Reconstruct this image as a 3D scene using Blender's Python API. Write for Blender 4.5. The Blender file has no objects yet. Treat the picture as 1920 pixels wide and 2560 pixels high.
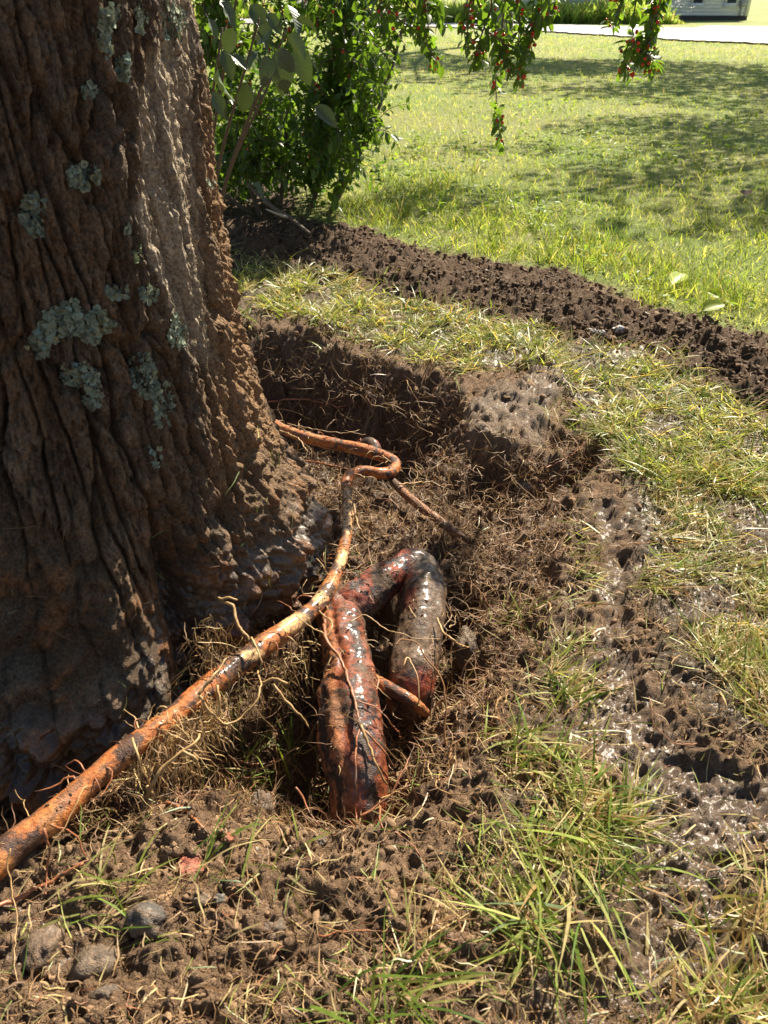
import bpy, math, random
import numpy as np
from mathutils import Vector, Matrix

random.seed(7)
rng = np.random.default_rng(11)
SC = bpy.context.scene
COL = SC.collection

# ------------------------------------------------------------------ camera
CAM_H = 1.2
PITCH = math.radians(33.9)
cam_d = bpy.data.cameras.new('camera')
cam = bpy.data.objects.new('camera', cam_d)
COL.objects.link(cam)
cam.location = (0, 0, CAM_H)
cam.rotation_euler = (math.radians(90) - PITCH, 0, 0)
cam_d.sensor_fit = 'VERTICAL'
cam_d.sensor_height = 34.6
cam_d.lens = 26.0
cam_d.clip_start = 0.05
cam_d.clip_end = 2000
cam_d.dof.use_dof = True
cam_d.dof.focus_distance = 2.1
cam_d.dof.aperture_fstop = 8.0
SC.camera = cam

# ------------------------------------------------------------------ light
SUN_AZ = math.radians(60)      # measured from +X towards +Y (the view runs along +Y)
SUN_EL = math.radians(43)
world = bpy.data.worlds.new('World')
SC.world = world
world.use_nodes = True
wn = world.node_tree
bg = wn.nodes['Background']
sky = wn.nodes.new('ShaderNodeTexSky')
sky.sky_type = 'NISHITA'
sky.sun_disc = False
sky.sun_elevation = SUN_EL
sky.sun_rotation = math.radians(90) - SUN_AZ
wn.links.new(sky.outputs[0], bg.inputs[0])
bg.inputs[1].default_value = 0.05
sd = bpy.data.lights.new('sun', 'SUN')
sd.energy = 5.0
sd.angle = math.radians(0.55)
sd.color = (1.0, 0.90, 0.74)
sun = bpy.data.objects.new('sun', sd)
COL.objects.link(sun)
sv = Vector((math.cos(SUN_EL) * math.cos(SUN_AZ), math.cos(SUN_EL) * math.sin(SUN_AZ), math.sin(SUN_EL)))
sun.rotation_euler = sv.to_track_quat('Z', 'Y').to_euler()
sun.location = sv * 30
SC.view_settings.view_transform = 'Standard'
SC.view_settings.look = 'None'
SC.view_settings.gamma = 1
SC.view_settings.exposure = 1.42
SC.cycles.max_bounces = 6
SC.cycles.transparent_max_bounces = 4

# ------------------------------------------------------------------ photo measurements -> world points
FPX = 1106 / math.tan(math.radians(67.27 / 2))
cT, sT = math.cos(PITCH), math.sin(PITCH)

def ray(px, py):
    a = (px - 829.5) / FPX
    b = (1106 - py) / FPX
    return np.array([a, cT + b * sT, -sT + b * cT])

def P(px, py, z=0.0):
    d = ray(px, py)
    t = (z - CAM_H) / d[2]
    return np.array([d[0] * t, d[1] * t, z])

def PY(px, py, y):
    d = ray(px, py)
    t = y / d[1]
    return np.array([d[0] * t, y, CAM_H + d[2] * t])

def project(v):
    dep = v[:, 1] * cT - (v[:, 2] - CAM_H) * sT
    up = v[:, 1] * sT + (v[:, 2] - CAM_H) * cT
    dep = np.where(dep < 1e-3, 1e-3, dep)
    return 829.5 + v[:, 0] / dep * FPX, 1106 - up / dep * FPX, dep

def gpoly(pts, z=0.0):
    out = []
    for p in pts:
        zz = p[2] if len(p) > 2 else z
        out.append(P(p[0], p[1], zz)[:2])
    return np.array(out)

# ------------------------------------------------------------------ numpy noise
_perm = np.random.default_rng(3).permutation(512).astype(np.int64)
_perm = np.concatenate([_perm, _perm, _perm])
_g2 = np.stack([np.cos(np.arange(512) * 2.399), np.sin(np.arange(512) * 2.399)], 1)
_g3 = np.random.default_rng(5).normal(size=(512, 3))
_g3 /= np.linalg.norm(_g3, axis=1)[:, None]

def _fade(t):
    return t * t * t * (t * (t * 6 - 15) + 10)

def n2(x, y):
    xi = np.floor(x).astype(np.int64); yi = np.floor(y).astype(np.int64)
    xf = x - xi; yf = y - yi
    xi &= 511; yi &= 511
    u = _fade(xf); v = _fade(yf)
    def g(i, j, dx, dy):
        h = _perm[(_perm[(xi + i) & 511] + yi + j) & 511]
        return _g2[h, 0] * dx + _g2[h, 1] * dy
    a = g(0, 0, xf, yf); b = g(1, 0, xf - 1, yf)
    c = g(0, 1, xf, yf - 1); d = g(1, 1, xf - 1, yf - 1)
    return ((a + (b - a) * u) * (1 - v) + (c + (d - c) * u) * v) * 1.4

def n3(x, y, z):
    xi = np.floor(x).astype(np.int64); yi = np.floor(y).astype(np.int64); zi = np.floor(z).astype(np.int64)
    xf = x - xi; yf = y - yi; zf = z - zi
    xi &= 511; yi &= 511; zi &= 511
    u = _fade(xf); v = _fade(yf); w = _fade(zf)
    def g(i, j, k, dx, dy, dz):
        h = _perm[(_perm[(_perm[(xi + i) & 511] + yi + j) & 511] + zi + k) & 511]
        q = _g3[h]
        return q[:, 0] * dx + q[:, 1] * dy + q[:, 2] * dz
    l0 = g(0, 0, 0, xf, yf, zf); l1 = g(1, 0, 0, xf - 1, yf, zf)
    l2 = g(0, 1, 0, xf, yf - 1, zf); l3 = g(1, 1, 0, xf - 1, yf - 1, zf)
    l4 = g(0, 0, 1, xf, yf, zf - 1); l5 = g(1, 0, 1, xf - 1, yf, zf - 1)
    l6 = g(0, 1, 1, xf, yf - 1, zf - 1); l7 = g(1, 1, 1, xf - 1, yf - 1, zf - 1)
    a = l0 + (l1 - l0) * u; b = l2 + (l3 - l2) * u
    c = l4 + (l5 - l4) * u; d = l6 + (l7 - l6) * u
    e = a + (b - a) * v; f = c + (d - c) * v
    return (e + (f - e) * w) * 1.5

def fbm2(x, y, o=4, g=.5, l=2.03):
    s = np.zeros_like(x); a = 1.0
    for i in range(o):
        s += a * n2(x + 17.3 * i, y - 9.1 * i); a *= g; x = x * l; y = y * l
    return s

def fbm3(x, y, z, o=3, g=.5, l=2.03):
    s = np.zeros_like(x); a = 1.0
    for i in range(o):
        s += a * n3(x + 7.3 * i, y - 9.1 * i, z + 3.7 * i); a *= g; x = x * l; y = y * l; z = z * l
    return s

def clod2(x, y, sx):
    """Domes around jittered cell points: crumbs of soil, 0..1."""
    x = x / sx; y = y / sx
    x = x + .28 * n2(x * 2.1 + 3, y * 2.1); y = y + .28 * n2(x * 2.3, y * 2.3 + 8)
    xi = np.floor(x).astype(np.int64); yi = np.floor(y).astype(np.int64)
    best = np.zeros_like(x)
    for i in (-1, 0, 1):
        for j in (-1, 0, 1):
            cx = xi + i; cy = yi + j
            h = _perm[(_perm[cx & 511] + cy) & 511]
            h2 = _perm[(h + 77) & 511]; h3 = _perm[(h2 + 31) & 511]
            px = cx + h / 512.0; py = cy + h2 / 512.0
            r = .28 + .5 * (h3 / 512.0) ** 2
            d2 = ((x - px) ** 2 + (y - py) ** 2) / (r * r)
            best = np.maximum(best, r * np.sqrt(np.maximum(0, 1 - d2)))
    return best

def sst(a, b, x):
    t = np.clip((x - a) / (b - a), 0, 1)
    return t * t * (3 - 2 * t)

def sdf(poly, x, y):
    """Signed distance to a polygon, positive inside."""
    d = np.full(x.shape, 1e9); inside = np.zeros(x.shape, bool)
    n = len(poly)
    for i in range(n):
        ax, ay = poly[i]; bx, by = poly[(i + 1) % n]
        ex, ey = bx - ax, by - ay
        wx, wy = x - ax, y - ay
        t = np.clip((wx * ex + wy * ey) / (ex * ex + ey * ey + 1e-12), 0, 1)
        d = np.minimum(d, (wx - ex * t) ** 2 + (wy - ey * t) ** 2)
        if abs(ey) > 1e-12:
            c = ((ay > y) != (by > y)) & (x < ex * (y - ay) / ey + ax)
            inside ^= c
    d = np.sqrt(d)
    return np.where(inside, d, -d)

def mixc(a, b, t):
    return a * (1 - t[:, None]) + np.asarray(b) * t[:, None]

# ------------------------------------------------------------------ ground regions, measured on the photograph
RIDGE = gpoly([(430, 500, .1), (500, 455, .14), (560, 432, .17), (620, 420, .18), (700, 460, .08), (800, 492, .05), (900, 535, .03), (1000, 562, .02), (1100, 572, .02),
               (1210, 590, .02), (1300, 626, .02), (1420, 678, .02), (1540, 704, .02), (1659, 738, .02), (2000, 830, .02),
               (2000, 1030), (1659, 905), (1560, 850), (1470, 800), (1390, 748), (1280, 742), (1150, 715), (1000, 678), (880, 650),
               (760, 612), (640, 606), (520, 600), (400, 600)])
UNDER = gpoly([(-200, 300), (470, 300), (600, 305), (760, 375), (800, 455), (700, 470), (560, 480), (-200, 480)])
PIT = gpoly([(300, 690), (470, 690), (560, 700), (680, 722), (800, 768), (900, 800), (990, 835), (1010, 890), (1020, 955), (1100, 985), (1200, 985),
             (1285, 955), (1315, 1000), (1270, 1080), (1235, 1180), (1200, 1320), (1130, 1450), (1060, 1560), (960, 1660), (880, 1780),
             (760, 1812), (620, 1780), (480, 1760), (330, 1790), (180, 1830), (0, 1890), (-400, 1980), (-900, 1500), (-500, 690)])
BACKT = gpoly([(300, 700), (480, 700), (560, 712), (680, 735), (800, 780), (900, 812), (980, 848), (1000, 900), (1005, 960), (980, 1000), (880, 1000),
               (760, 985), (640, 960), (500, 940), (300, 940)])
UNDERCUT = gpoly([(1020, 965), (1100, 992), (1200, 992), (1285, 965), (1295, 1000), (1220, 1030), (1080, 1040), (1010, 1010)])
ROOTP = gpoly([(650, 1340), (700, 1250), (840, 1190), (960, 1160), (1060, 1240), (1060, 1400), (980, 1540), (880, 1770), (720, 1790), (620, 1690), (590, 1560)])
TRENCH = gpoly([(-300, 1780), (0, 1700), (340, 1640), (440, 1490), (560, 1390), (690, 1320), (720, 1340), (640, 1480), (520, 1680), (300, 1720), (0, 1800), (-300, 1900)])
BENCH = gpoly([(1005, 880), (1060, 850), (1120, 850), (1140, 790), (1200, 800), (1230, 850), (1190, 880), (1180, 960), (1090, 975), (1010, 950)])
MUD1 = gpoly([(1290, 1080), (1340, 1060), (1330, 1180), (1360, 1380), (1420, 1500), (1440, 1620), (1520, 1680), (1659, 1700), (1800, 1720), (1800, 1850),
              (1640, 1830), (1560, 1850), (1540, 2000), (1500, 2120), (1400, 2212), (1250, 2300), (1200, 2180), (1330, 2080), (1420, 1960),
              (1440, 1850), (1400, 1760), (1330, 1660), (1270, 1560), (1260, 1440), (1290, 1300)])
MUD2 = gpoly([(0, 1960), (120, 1940), (330, 1930), (400, 2010), (330, 2100), (150, 2160), (-50, 2140)])
STRIP = gpoly([(440, 555), (640, 595), (760, 618), (880, 655), (1000, 682), (1150, 722), (1280, 748), (1390, 760), (1480, 815), (1560, 870), (1659, 915), (1800, 980),
               (1800, 1120), (1500, 1040), (1330, 1000), (1250, 930), (1230, 860), (1130, 790), (1000, 815), (800, 755), (680, 712), (560, 690), (440, 670)])
RTURF = gpoly([(1240, 850), (1330, 830), (1480, 850), (1659, 930), (1900, 1000), (1900, 1650), (1659, 1600), (1530, 1580), (1440, 1520), (1400, 1400),
               (1360, 1300), (1370, 1150), (1330, 1050), (1290, 960)])
MTURF = gpoly([(1190, 1080), (1290, 1060), (1290, 1300), (1250, 1450), (1290, 1600), (1200, 1650), (1060, 1680), (1000, 1650), (1080, 1540), (1160, 1420), (1220, 1250)])
LTURF = gpoly([(1050, 1690), (1200, 1660), (1310, 1690), (1390, 1790), (1400, 1900), (1370, 2000), (1280, 2100), (1180, 2160), (1090, 2110), (1060, 2000), (1040, 1850)])
BRTURF = gpoly([(1560, 1880), (1620, 1800), (1800, 1800), (1800, 2300), (1300, 2300), (1440, 2160), (1540, 2040)])
BLTURF = gpoly([(760, 2120), (900, 2080), (1080, 2150), (1200, 2300), (500, 2300), (520, 2200)])
FARLAWN = np.array([[-400, 900], [400, 900], [400, 1.0]] + [list(p) for p in RIDGE[3:16][::-1]] + [list(p) for p in gpoly([(640, 400), (600, 335)])] + [[-400, 6.5]])
LONG = gpoly([(720, 395), (800, 380), (950, 390), (1100, 440), (1300, 540), (1500, 610), (1659, 650), (1800, 700), (1800, 800), (1659, 748), (1540, 715), (1420, 690),
              (1300, 640), (1210, 605), (1100, 592), (1000, 580), (900, 552), (800, 505)])
ROAD = np.array([P(1900, 112)[:2], P(1659, 97)[:2], P(1486, 90)[:2], P(1166, 69)[:2], P(960, 61)[:2], np.array([-9, 47.0]), np.array([-30, 60]),
                 np.array([-30, 68]), np.array([-6, 52.0]), P(960, 53)[:2], P(1265, 57)[:2], P(1490, 62)[:2], P(1520, 56)[:2], P(1900, 62)[:2]])

TC = np.array([-.75, 1.6])        # trunk axis on the ground
_holes = [((665, 1690), .10, .16), ((1010, 1290), .07, .13), ((620, 1600), .09, .08), ((850, 1400), .05, .09), ((700, 850), .12, .06),
          ((950, 930), .10, .08), ((1190, 1000), .08, .05), ((960, 1470), .05, .05)]
_bumps = [((640, 1190), .16, .05), ((820, 1130), .14, .03), ((560, 1560), .07, .05), ((480, 1720), .06, .03), ((1090, 900), .12, .025), ((680, 745), .10, .03)]

def m_r(d): return sst(-.03, .05, d)

def H(x, y, fine=True):
    """Ground height and its region masks."""
    ws = n2(x * 5 + 3, y * 5) * .05 + n2(x * 14, y * 14 + 7) * .03 + n2(x * 33, y * 33 + 2) * .012
    near = sst(7.5, 4.5, y)
    m = {}
    dp = sdf(PIT, x, y) + ws
    m['pit'] = sst(-.02, .05, dp)
    dp = dp + .02 * fbm2(x * 19, y * 19, 2)
    pit = -.10 * sst(0, .26, dp) - .025 * sst(0, .03, dp)
    db = sdf(BACKT, x, y) + ws * .6
    db = db + .035 * fbm2(x * 17, y * 17, 3)
    pit = pit - .19 * sst(-.03, .21, db)
    m['backt'] = sst(-.02, .05, db)
    du = sdf(UNDERCUT, x, y) + ws * .4
    pit = pit - .075 * sst(-.01, .04, du)
    dr = sdf(ROOTP, x, y) + ws * .5
    pit = pit - .10 * sst(0, .08, dr)
    m['rootp'] = sst(-.02, .06, dr)
    dt = sdf(TRENCH, x, y) + ws * .4
    pit = pit - .07 * sst(0, .05, dt)
    for (p, r, dd) in _holes:
        c = P(p[0], p[1], -.1)
        pit = pit - dd * np.exp(-((x - c[0]) ** 2 + (y - c[1]) ** 2) / (r * r))
    for (p, r, dd) in _bumps:
        c = P(p[0], p[1], -.08)
        pit = pit + dd * np.exp(-((x - c[0]) ** 2 + (y - c[1]) ** 2) / (r * r))
    dg = sdf(RIDGE, x, y) + ws * 2.2 + .07 * n2(x * 22, y * 22) + .03
    rh = .045 + .11 * sst(.7, -.5, x)
    ridge = rh * sst(-.06, .42 + .5 * sst(.6, -.4, x), dg) * (1 + .5 * fbm2(x * 3.2, y * 3.2, 2)) + .015 * m_r(dg) * (fbm2(x * 20, y * 20, 4) + clod2(x, y, .07) + .6 * clod2(x + 5, y, .13))
    m['ridge'] = sst(-.03, .04, dg)
    m['under'] = sst(-.2, .1, sdf(UNDER, x, y) + ws * 3)
    m['bench'] = sst(-.015, .03, sdf(BENCH, x, y) + ws * .5)
    m1 = sst(-.03, .05, sdf(MUD1, x, y) + ws * 1.2 + .035 * sst(1.6, 1.0, y))
    m2 = sst(-.02, .05, sdf(MUD2, x, y) + ws * .6)
    m['mud'] = np.maximum(m1, m2 * .6)
    tr = np.zeros_like(x)
    for q, w in ((STRIP, 1), (RTURF, 1), (MTURF, .7), (LTURF, .9), (BRTURF, .8), (BLTURF, .35)):
        tr = np.maximum(tr, w * sst(-.04, .05, sdf(q, x, y) + ws * 1.2))
    m['turf'] = tr * (1 - m['mud']) * (1 - m['pit'])
    m['lawn'] = sst(-.05, .10, sdf(FARLAWN, x, y) + ws * 2) * (1 - m['ridge'])
    z = .018 * n2(x * 1.3, y * 1.3) * near + .05 * n2(x * .09, y * .09) * sst(5, 20, y)
    z = z + pit * near + ridge + .012 * m['turf'] + m['bench'] * (.04 + .020 * fbm2(x * 14, y * 14, 3) + .010 * np.abs(fbm2(x * 45, y * 45, 3)))
    z = z - .022 * m['mud']
    soil = np.clip(1 - m['lawn'] - m['mud'] * .9 - .6 * m['bench'], 0, 1)
    m['soil'] = soil
    if fine:
        rough = soil * (1 - .45 * m['turf'])
        z = z + near * (rough * (.016 * fbm2(x * 13, y * 13, 3) + .008 * clod2(x + ws, y, .055) + .012 * m['pit'] * clod2(x + ws, y, .055) * sst(-.3, .3, ws * 8) + .010 * fbm2(x * 19, y * 19, 2) + .010 * fbm2(x * 36, y * 36, 3) + (.011 + .004 * m['ridge']) * clod2(x, y + ws, .024) + .010 * clod2(x + .3, y, .012) + .014 * m['pit'] * fbm2(x * 40, y * 40, 2))
                        + (.010 * m['mud'] + .014 * m['bench']) * (fbm2(x * 22, y * 22, 3))
                        + (m['mud'] + m['bench']) * (.005 * m['mud'] * clod2(x, y, .016) + .007 * fbm2(x * 34, y * 34, 3) + .004 * np.abs(n2(x * 90, y * 90)))
                        + .006 * m['turf'] * fbm2(x * 30, y * 30, 2)
                        + .008 * fbm2(x * 55, y * 55, 2) * (1 - .8 * m['lawn']))
    else:
        z = z + near * .012 * rough_mean(soil)
    return z, m

def rough_mean(s):
    return s * .6

# fast lookup of the finished height near the camera
GX0, GY0, GS = -1.9, 0.15, .006
GNX, GNY = int(5.0 / GS), int(6.6 / GS)
gx, gy = np.meshgrid(GX0 + np.arange(GNX) * GS, GY0 + np.arange(GNY) * GS)
GZ, GM = H(gx.ravel(), gy.ravel())
GZ = GZ.reshape(GNY, GNX)

def Hq(x, y):
    fx = np.clip((np.asarray(x, float) - GX0) / GS, 0, GNX - 1.001); fy = np.clip((np.asarray(y, float) - GY0) / GS, 0, GNY - 1.001)
    i = fx.astype(int); j = fy.astype(int); u = fx - i; v = fy - j
    return (GZ[j, i] * (1 - u) + GZ[j, i + 1] * u) * (1 - v) + (GZ[j + 1, i] * (1 - u) + GZ[j + 1, i + 1] * u) * v

def Mq(name, x, y):
    g = GM[name].reshape(GNY, GNX)
    i = np.clip(((x - GX0) / GS).astype(int), 0, GNX - 1); j = np.clip(((y - GY0) / GS).astype(int), 0, GNY - 1)
    return g[j, i]

def Pg(px, py, off=0.0):
    """First point of the ground (raised by off) along the measured sight line."""
    d = ray(px, py)
    t = np.linspace(.4, 9, 4000)
    q = d[None] * t[:, None]; q[:, 2] += CAM_H
    k = np.argmax(q[:, 2] < Hq(q[:, 0], q[:, 1]) + off)
    return q[k]

# ------------------------------------------------------------------ mesh and object helpers
def mesh_np(name, verts, quads=None, tris=None, col=None, smooth=True):
    me = bpy.data.meshes.new(name)
    verts = np.asarray(verts, np.float32)
    nq = 0 if quads is None else len(quads); nt = 0 if tris is None else len(tris)
    me.vertices.add(len(verts)); me.vertices.foreach_set('co', verts.ravel())
    idx = []
    starts = []
    if nq:
        idx.append(np.asarray(quads, np.int32).ravel()); starts.append(np.arange(nq) * 4)
    if nt:
        idx.append(np.asarray(tris, np.int32).ravel()); starts.append(nq * 4 + np.arange(nt) * 3)
    idx = np.concatenate(idx); starts = np.concatenate(starts).astype(np.int32)
    me.loops.add(len(idx)); me.loops.foreach_set('vertex_index', idx)
    me.polygons.add(nq + nt); me.polygons.foreach_set('loop_start', starts)
    if smooth:
        me.polygons.foreach_set('use_smooth', np.ones(nq + nt, bool))
    if col is not None:
        c = np.asarray(col, np.float32)
        if c.shape[1] == 3:
            c = np.concatenate([c, np.zeros((len(c), 1), np.float32)], 1)
        a = me.color_attributes.new('Col', 'FLOAT_COLOR', 'POINT')
        a.data.foreach_set('color', c.ravel())
    me.update(calc_edges=True)
    me.validate()
    return me

def obj(name, me, mat=None, parent=None, **props):
    o = bpy.data.objects.new(name, me)
    COL.objects.link(o)
    if mat is not None and me is not None and len(me.materials) == 0:
        me.materials.append(mat)
    if parent is not None:
        o.parent = parent
    for k, v in props.items():
        o[k] = v
    return o

def empty(name, loc, label, cat, group=None):
    o = bpy.data.objects.new(name, None)
    COL.objects.link(o)
    o.empty_display_size = .05
    o.location = [float(v) for v in loc]
    o['label'] = label; o['category'] = cat
    if group: o['group'] = group
    return o

class MB:
    """Collects pieces that belong to one part."""
    def __init__(s): s.v = []; s.q = []; s.t = []; s.c = []; s.n = 0
    def add(s, v, q=None, t=None, c=None):
        v = np.asarray(v, float)
        s.v.append(v)
        if q is not None and len(q): s.q.append(np.asarray(q) + s.n)
        if t is not None and len(t): s.t.append(np.asarray(t) + s.n)
        if c is not None:
            c = np.asarray(c, float)
            if c.ndim == 1: c = np.tile(c, (len(v), 1))
            if c.shape[1] == 3: c = np.concatenate([c, np.zeros((len(c), 1))], 1)
            s.c.append(c)
        s.n += len(v)
    def box(s, lo, hi, c=None):
        x0, y0, z0 = lo; x1, y1, z1 = hi
        v = [(x0, y0, z0), (x1, y0, z0), (x1, y1, z0), (x0, y1, z0), (x0, y0, z1), (x1, y0, z1), (x1, y1, z1), (x0, y1, z1)]
        s.add(v, [(0, 3, 2, 1), (4, 5, 6, 7), (0, 1, 5, 4), (1, 2, 6, 5), (2, 3, 7, 6), (3, 0, 4, 7)], c=c)
    def mesh(s, name, smooth=True, origin=None):
        v = np.concatenate(s.v)
        if origin is not None: v = v - np.asarray(origin)
        return mesh_np(name, v, np.concatenate(s.q) if s.q else None, np.concatenate(s.t) if s.t else None,
                       np.concatenate(s.c) if s.c else None, smooth)

def spline(pts, step):
    """Catmull-Rom through rows of pts (any columns), resampled at about step metres."""
    p = np.asarray(pts, float)
    p = np.vstack([2 * p[0] - p[1], p, 2 * p[-1] - p[-2]])
    out = []
    for i in range(1, len(p) - 2):
        n = max(2, int(np.linalg.norm(p[i + 1, :3] - p[i, :3]) / step))
        t = np.linspace(0, 1, n, endpoint=False)[:, None]
        a, b, c, d = p[i - 1], p[i], p[i + 1], p[i + 2]
        out.append(.5 * (2 * b + (c - a) * t + (2 * a - 5 * b + 4 * c - d) * t ** 2 + (3 * b - a - 3 * c + d) * t ** 3))
    out.append(p[-2][None])
    return np.vstack(out)

def tube(path, rad, sides=8, disp=None, cap=True):
    """Sweep a ring along path; disp(points, normals, u, ang) gives extra radius."""
    path = np.asarray(path, float); n = len(path)
    rad = np.broadcast_to(np.asarray(rad, float), (n,))
    tan = np.gradient(path, axis=0); tan /= np.linalg.norm(tan, axis=1)[:, None] + 1e-12
    up = np.array([0, 0, 1.0])
    if abs(tan[0] @ up) > .9: up = np.array([1.0, 0, 0])
    nrm = np.zeros_like(path)
    v = up - tan[0] * (up @ tan[0]); v /= np.linalg.norm(v); nrm[0] = v
    for i in range(1, n):
        v = nrm[i - 1] - tan[i] * (nrm[i - 1] @ tan[i]); nrm[i] = v / (np.linalg.norm(v) + 1e-12)
    bi = np.cross(tan, nrm)
    a = np.arange(sides) * 2 * np.pi / sides
    dirs = nrm[:, None] * np.cos(a)[None, :, None] + bi[:, None] * np.sin(a)[None, :, None]
    pts = path[:, None] + dirs * rad[:, None, None]
    if disp is not None:
        q = pts.reshape(-1, 3)
        e = disp(q, dirs.reshape(-1, 3), np.repeat(np.linspace(0, 1, n), sides), np.tile(a, n))
        pts = (q + dirs.reshape(-1, 3) * e[:, None]).reshape(n, sides, 3)
    v = pts.reshape(-1, 3)
    i = np.arange(n - 1)[:, None] * sides; j = np.arange(sides)[None]; k = (j + 1) % sides
    quads = np.stack([i + j, i + k, i + sides + k, i + sides + j], -1).reshape(-1, 4)
    tris = []
    if cap:
        v = np.vstack([v, path[0] - tan[0] * rad[0] * .5, path[-1] + tan[-1] * rad[-1] * .5])
        b = n * sides
        for q in range(sides):
            tris.append((b, (q + 1) % sides, q)); tris.append((b + 1, b - sides + q, b - sides + (q + 1) % sides))
    return v, quads, np.array(tris, int).reshape(-1, 3)

def ribbons(base, head, tilt, curve, L, W, nseg, col, curl=0.0, twist=None, lift=.0015, ground=True):
    """Grass blades and fibres: N bent, tapering strips as one vertex/face set."""
    N = len(base)
    head = np.asarray(head, float).copy(); tilt = np.broadcast_to(tilt, (N,)); curve = np.broadcast_to(curve, (N,))
    L = np.broadcast_to(L, (N,)); W = np.broadcast_to(W, (N,))
    if twist is None: twist = rng.uniform(-.9, .9, N)
    p = base.copy()
    V = []
    for k in range(nseg + 1):
        a = tilt + curve * (k / nseg)
        hx, hy = np.cos(head), np.sin(head)
        if k:
            s = (L / nseg)[:, None]
            p = p + s * np.stack([np.sin(a) * hx, np.sin(a) * hy, np.cos(a)], 1)
        if ground:
            inr = p[:, 1] < 6.4
            gz = Hq(p[:, 0], p[:, 1]) + lift
            p[:, 2] = np.where(inr & (p[:, 2] < gz), gz, p[:, 2])
        side = np.stack([-hy * np.cos(twist) + np.cos(a) * hx * np.sin(twist), hx * np.cos(twist) + np.cos(a) * hy * np.sin(twist), -np.sin(a) * np.sin(twist)], 1)
        f = k / nseg
        w = W * (.75 + .25 * min(1, f * 4)) * (1 - f ** 2.2)
        if k < nseg:
            V.append(p - side * (w / 2)[:, None]); V.append(p + side * (w / 2)[:, None])
        else:
            V.append(p)
        if np.ndim(curl) or curl:
            head = head + rng.normal(0, 1, N) * curl
    per = 2 * nseg + 1
    v = np.stack(V, 1).reshape(-1, 3)
    o = np.arange(N)[:, None] * per
    quads = np.concatenate([o + np.array([[2 * k, 2 * k + 1, 2 * k + 3, 2 * k + 2]]) for k in range(nseg - 1)], 0) if nseg > 1 else np.zeros((0, 4), int)
    tris = o + np.array([[2 * nseg - 2, 2 * nseg - 1, 2 * nseg]])
    c = np.repeat(col, per, 0)
    return v, quads, tris, c

# ------------------------------------------------------------------ materials
def newmat(name):
    m = bpy.data.materials.new(name); m.use_nodes = True
    nt = m.node_tree
    return m, nt, nt.nodes['Principled BSDF']

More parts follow.
